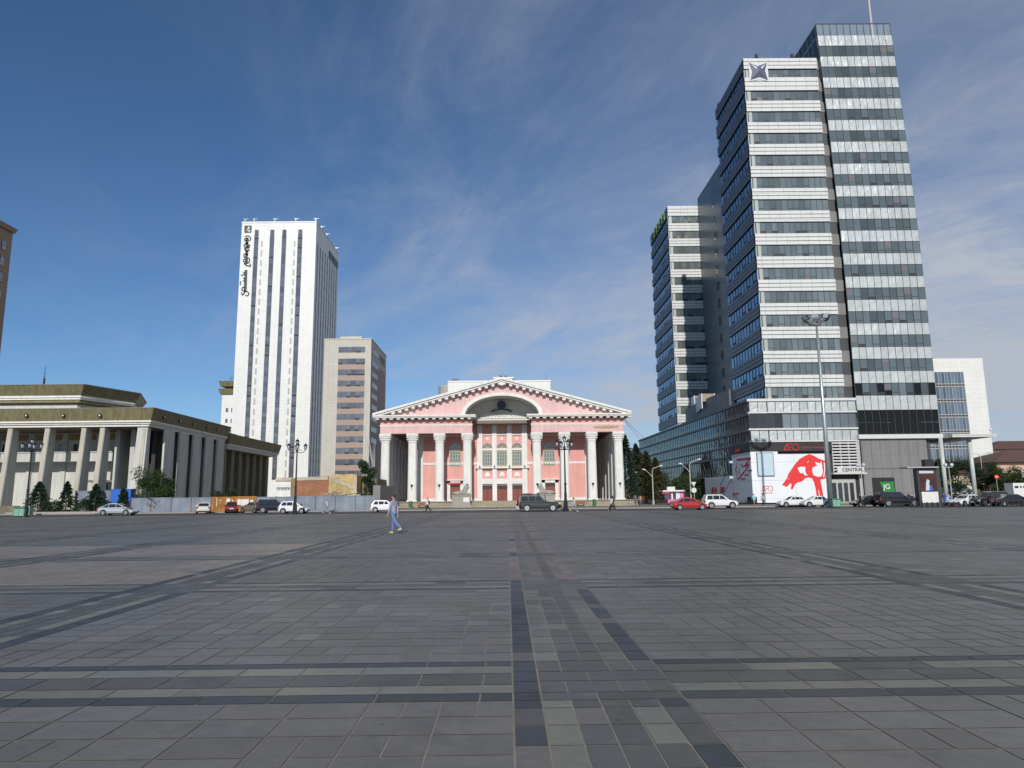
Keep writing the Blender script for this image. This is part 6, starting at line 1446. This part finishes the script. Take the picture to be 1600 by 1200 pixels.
person('man in dark grey shirt walking away, left of a pair in the side street',993,112,1.75,4,('slate',(.12,.12,.16)),('jeans2',(.07,.09,.15)),a=14,b=16,z=.12,group=G2)
person('person in tan jacket walking away, right of the pair in the side street',1001,112,1.70,-3,('tan',(.34,.22,.12)),('jeans3',(.08,.10,.16)),a=16,b=12,z=.12,group=G2)
for i,(px,Y,c,l) in enumerate(((984,133,(.02,.02,.02),'distant pedestrian in black nearest the theatre end column'),(987.5,136,(.35,.30,.26),'distant pedestrian in a pale top beside the one in black'),(998,138,(.40,.05,.03),'distant pedestrian in a red top between the walking pair'),(1006,137,(.16,.015,.02),'distant pedestrian in a dark red top right of the pair'),(1009,141,(.02,.02,.025),'farthest distant pedestrian in black under the spruces'),(981,138,(.03,.03,.04),'distant pedestrian in dark grey behind the end column'))):
    person(l,px,Y,1.72,(0,180)[i%2],('crowd%d'%i,c),('crowdt%d'%i,(.03,.03,.04)),a=12,b=14,z=.0,group=G2)
person('cyclist in light blue shirt leaning over by the right hand bollards',1480.5,83.8,1.68,-70,('skyblue',(.34,.48,.78)),('paleblue',(.35,.45,.55)),a=30,b=10,lean=28,arm=-40,armb=50,group='people by the bollards',elb=30)
person('person in dark jacket standing behind the cyclist in light blue',1476.5,86.5,1.70,10,('navyj',(.05,.05,.12)),('bluet',(.08,.1,.2)),a=6,b=6,group='people by the bollards')
x=P(1489,790,83.4).x; t_=T('hand_cart','low dark cart on small wheels beside the cyclist in light blue','cart',(x,83.4,0)); g=MB(); g.box(x-.8,x+.8,83.1,83.7,.25,.42); g.box(x-.75,x+.6,83.15,83.65,.42,.55); g.build('platform','poster_dark',t_)
for s in(-.6,.6): g=MB(front(83.1)); g.disc(x+s,.13,.13,0,.08,0,12); g.build('wheel','tyre',t_)
g=MB(); g.tube([(x-.8,83.4,.4),(x-1.2,83.4,1.0)],.03,5); g.build('handle','iron',t_)
person('person standing behind the dark cars before the shop window',1421.5,100,1.72,0,('dark6',(.04,.04,.05)),('dark7',(.03,.03,.04)),a=4,b=4,group='people by the parked cars')
person('person in white cap behind the bonnet of the big black offroad car',1432.5,97,1.72,0,('pale8',(.5,.5,.55)),('dark8',(.03,.03,.04)),a=4,b=4,group='people by the parked cars')
for o in list(bpy.data.objects):
    if o.type=='MESH' and o.parent is None and not o.get('label') and not o.get('kind'): o['kind']='structure'
